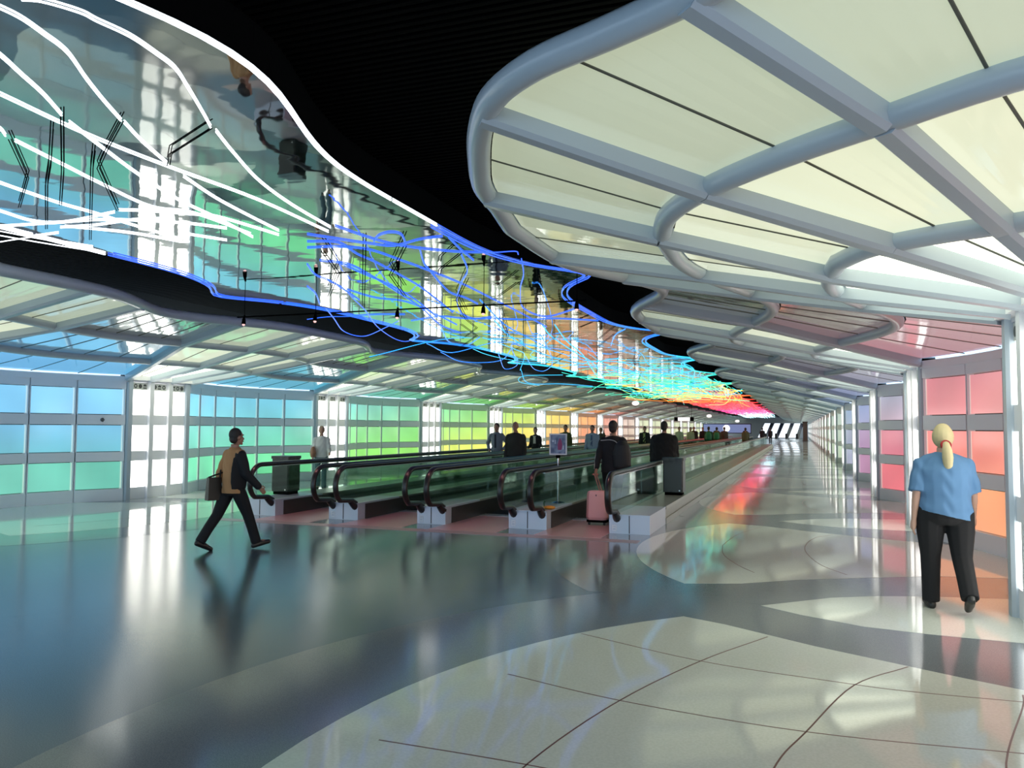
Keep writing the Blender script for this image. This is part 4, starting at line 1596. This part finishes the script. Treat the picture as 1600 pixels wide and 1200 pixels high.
    # far groups
    far = [('first of two people in pale clothes far along the lane', -6.5, 47, (.5, .55, .42), toward, 1.72, 1.0), ('second person in pale green clothes close behind another, far away', -6.3, 50.5, (.42, .5, .38), toward, 1.7, 1.0),
           ('dark clad person far away beside the pale pair', -6.75, 56, (.02, .02, .022), toward, 1.75, 1.2), ('second dark clad person far away beside the pale pair', -6.7, 61, (.012, .012, .016), toward, 1.72, 1.1),
           ('lone dark figure far away on the middle lanes', -6.75, 72, (.02, .02, .018), toward, 1.74, 1.2),
           ('traveller with a green backpack far along the right lanes', -5.05, 49, (.03, .10, .06), away, 1.74, 1.1), ('traveller in brown next to the green backpack', -4.95, 53, (.13, .09, .05), away, 1.72, 1.15),
           ('traveller in grey at the end of the right lane group', -4.9, 58, (.10, .08, .07), away, 1.74, 1.1), ('traveller in olive behind the grey one far along right lanes', -3.35, 56, (.16, .15, .09), away, 1.7, 1.1),
           ('dark distant traveller past the end of the walkways', -3.4, 84, (.02, .02, .03), away, 1.75, 1.1), ('dark distant traveller near the bright escalators', -3.0, 96, (.03, .03, .04), away, 1.72, 1.0),
           ('dark distant traveller at the left of the far end', -5.4, 90, (.02, .02, .025), toward, 1.72, 1.1)]
    for lab, x, y, c, fdir, hh, bw in far:
        r, I = person(lab, (x, y), fdir, hh, bw, top=c, bottom=(.03, .03, .035), skin=1, vox=.02, base=.012 if y < 76 else 0, legs=((8, 3), (-8, 12)))
        if 'green backpack' in lab:
            m = MB()
            loft(m, [(I['sp'](z) + Vector((0, -.2, 0)), rx, ry, (0, 0, 1), (1, 0, 0)) for z, rx, ry in ((.92, .10, .06), (1.0, .18, .12), (1.25, .19, .13), (1.42, .12, .09))], 12)
            link_mesh('backpack', remesh(m, 'backpack', mat('green_nylon', (.03, .22, .11), .5), .02, 3), r)


# ------------------------------------------------------------------ far end and hanging things
def build_end():
    # end wall
    mb = MB()
    mb.box((XC - 9, YEND, 0), (XC + 9, YEND + .2, 4.3))
    e = mb.build('wall_end', mat('end_wall', (.32, .36, .42), .6))
    tag(e, 'grey blue wall closing the far end of the tunnel', 'wall', kind='structure')
    # escalators with glowing white flanks
    for i in range(4):
        x = -6.9 + 1.75 * i
        y = YEND - 12
        r = tag(empty('escalator', (x, y, 0)), ['leftmost far escalator with glowing white slanted side', 'second far escalator from the left, white slanted side', 'third far escalator from the left, white slanted side', 'rightmost far escalator with glowing white slanted side'][i], 'escalator', 'escalators at the tunnel end')
        m = MB()
        m.hexa([(0, 0, .15), (1.15, 0, .15), (1.15, .2, .15), (0, .2, .15)], [(1.0, 6, 2.75), (2.0, 6, 2.75), (2.0, 6.2, 2.75), (1.0, 6.2, 2.75)])
        m.build('lit_side', mat('white_lit_flank', (.8, .8, .85), .4, emit=(.8, .88, 1), estr=1.5), r)
        m = MB()
        m.hexa([(1.2, -.3, 0), (1.75, -.3, 0), (1.75, .3, 0), (1.2, .3, 0)], [(2.1, 5.8, 2.75), (2.6, 5.8, 2.75), (2.6, 6.4, 2.75), (2.1, 6.4, 2.75)])
        m.build('balustrade', mat('navy_side', (.02, .025, .06), .3), r)
        m = MB()
        m.box((1.2, -1.2, 0), (1.6, -.2, .9))
        m.build('newel', M_RUBBER, r)
    # blue lit wall panel at the far left
    r = tag(empty('advertising_screen', (-9.3, 100, 1.1)), 'long dim blue screen with a white disc, far end on the left', 'screen')
    m = MB()
    m.box((-1.7, 0, 0), (4.0, .12, 1.2))
    m.build('casing', mat('navy_side'), r)
    for sx in (-1.2, 1.1, 3.5):
        m = MB()
        m.box((sx - .05, .02, -1.1), (sx + .05, .10, .02))
        m.build('leg', M_BLACK, r)
    m = MB()
    m.box((-1.6, -.02, .1), (3.9, 0, 1.1))
    sc_ = m.build('display', mat('blue_screen', (.1, .12, .2), .3, emit=(.16, .22, .42), estr=.9), r)
    m = MB()
    m.tube([(1.1, -.025, .62), (1.1, -.03, .62)], .42, 18)
    m.build('white_disc', mat('white_screen', (.8, .8, .8), .3, emit=(1, 1, 1), estr=1.2), sc_)
    # round pendant lamps below the left canopy edge
    for i, (u, v, y) in enumerate(((993, 630, 46), (1108, 650, 88), (1152, 658, 135))):
        d = pix(u, v)
        p = Vector((0, 0, CAM_H)) + d * (y / d.y)
        r = tag(empty('pendant_lamp', p), ['nearest round pink-white lamp below the left canopy', 'middle round pink-white lamp below the left canopy', 'farthest round pink-white lamp below the left canopy'][i], 'lamp', 'round lamps below the left canopy')
        R = .12 + .0012 * y
        m = MB()
        m.sphere((0, 0, 0), R, 14, 10, sc3=(1.2, 1.2, .75))
        m.build('globe', mat('pink_white_globe', (.9, .8, .8), .3, emit=(1, .86, .84), estr=1.5, sample=False), r)
        m = MB()
        uu = abs(p.x - XC)
        zt = 4.16 if uu < u_inner(p.y) else 3.63
        m.tube([(0, 0, R * .7), (0, 0, zt - p.z)], .012, 6)
        m.build('rod', M_BLACK, r)
    # hanging lit sign
    p = Vector((-8.75, 66, 2.42))
    r = tag(empty('hanging_sign', p), 'white lit overhead sign with black end caps, far above left lanes', 'sign')
    m = MB()
    m.box((-.48, -.06, -.14), (.48, .06, .14))
    m.build('lit_face', mat('white_screen'), r)
    for sx in (-1, 1):
        m = MB()
        m.box((.48 * sx, -.09, -.16), (.78 * sx, .09, .16))
        m.build('end_cap', M_BLACK, r)
        m = MB()
        m.tube([(.6 * sx, 0, .15), (.6 * sx, 0, 4.16 - p.z if abs(p.x - XC) < u_inner(p.y) else 3.63 - p.z)], .015, 6)
        m.build('rod', M_BLACK, r)
    # brown column at the far right end
    m = MB()
    m.box((-.3, -.3, 0), (.3, .3, 2.6))
    m.box((-.36, -.36, 2.6), (.36, .36, 2.75))
    m.box((-.36, -.36, 0), (.36, .36, .15))
    o = m.build('brown_kiosk', mat('dark_brown', (.08, .045, .035), .5))
    o.location = (.9, 120, 0)
    tag(o, 'narrow dark brown kiosk at the far end by the right wall', 'kiosk')
    # small thermostat on the left wall
    m = MB()
    m.tube([(0, 0, 0), (.03, 0, 0)], .045, 12)
    m.tube([(.03, 0, 0), (.05, 0, 0)], .025, 12)
    o = m.build('wall_button', mat('grey_button', (.12, .12, .13), .4))
    o.location = (XS(-1, u_wall(13.35)), 13.35, 1.76)
    tag(o, 'small round dark button on the left wall rail', 'button')


build_people()
build_floor()
build_ceiling()
for sd in (1, -1):
    build_wall(sd)
    build_canopy(sd)
build_neon()
build_track()
build_walkways()
build_end()
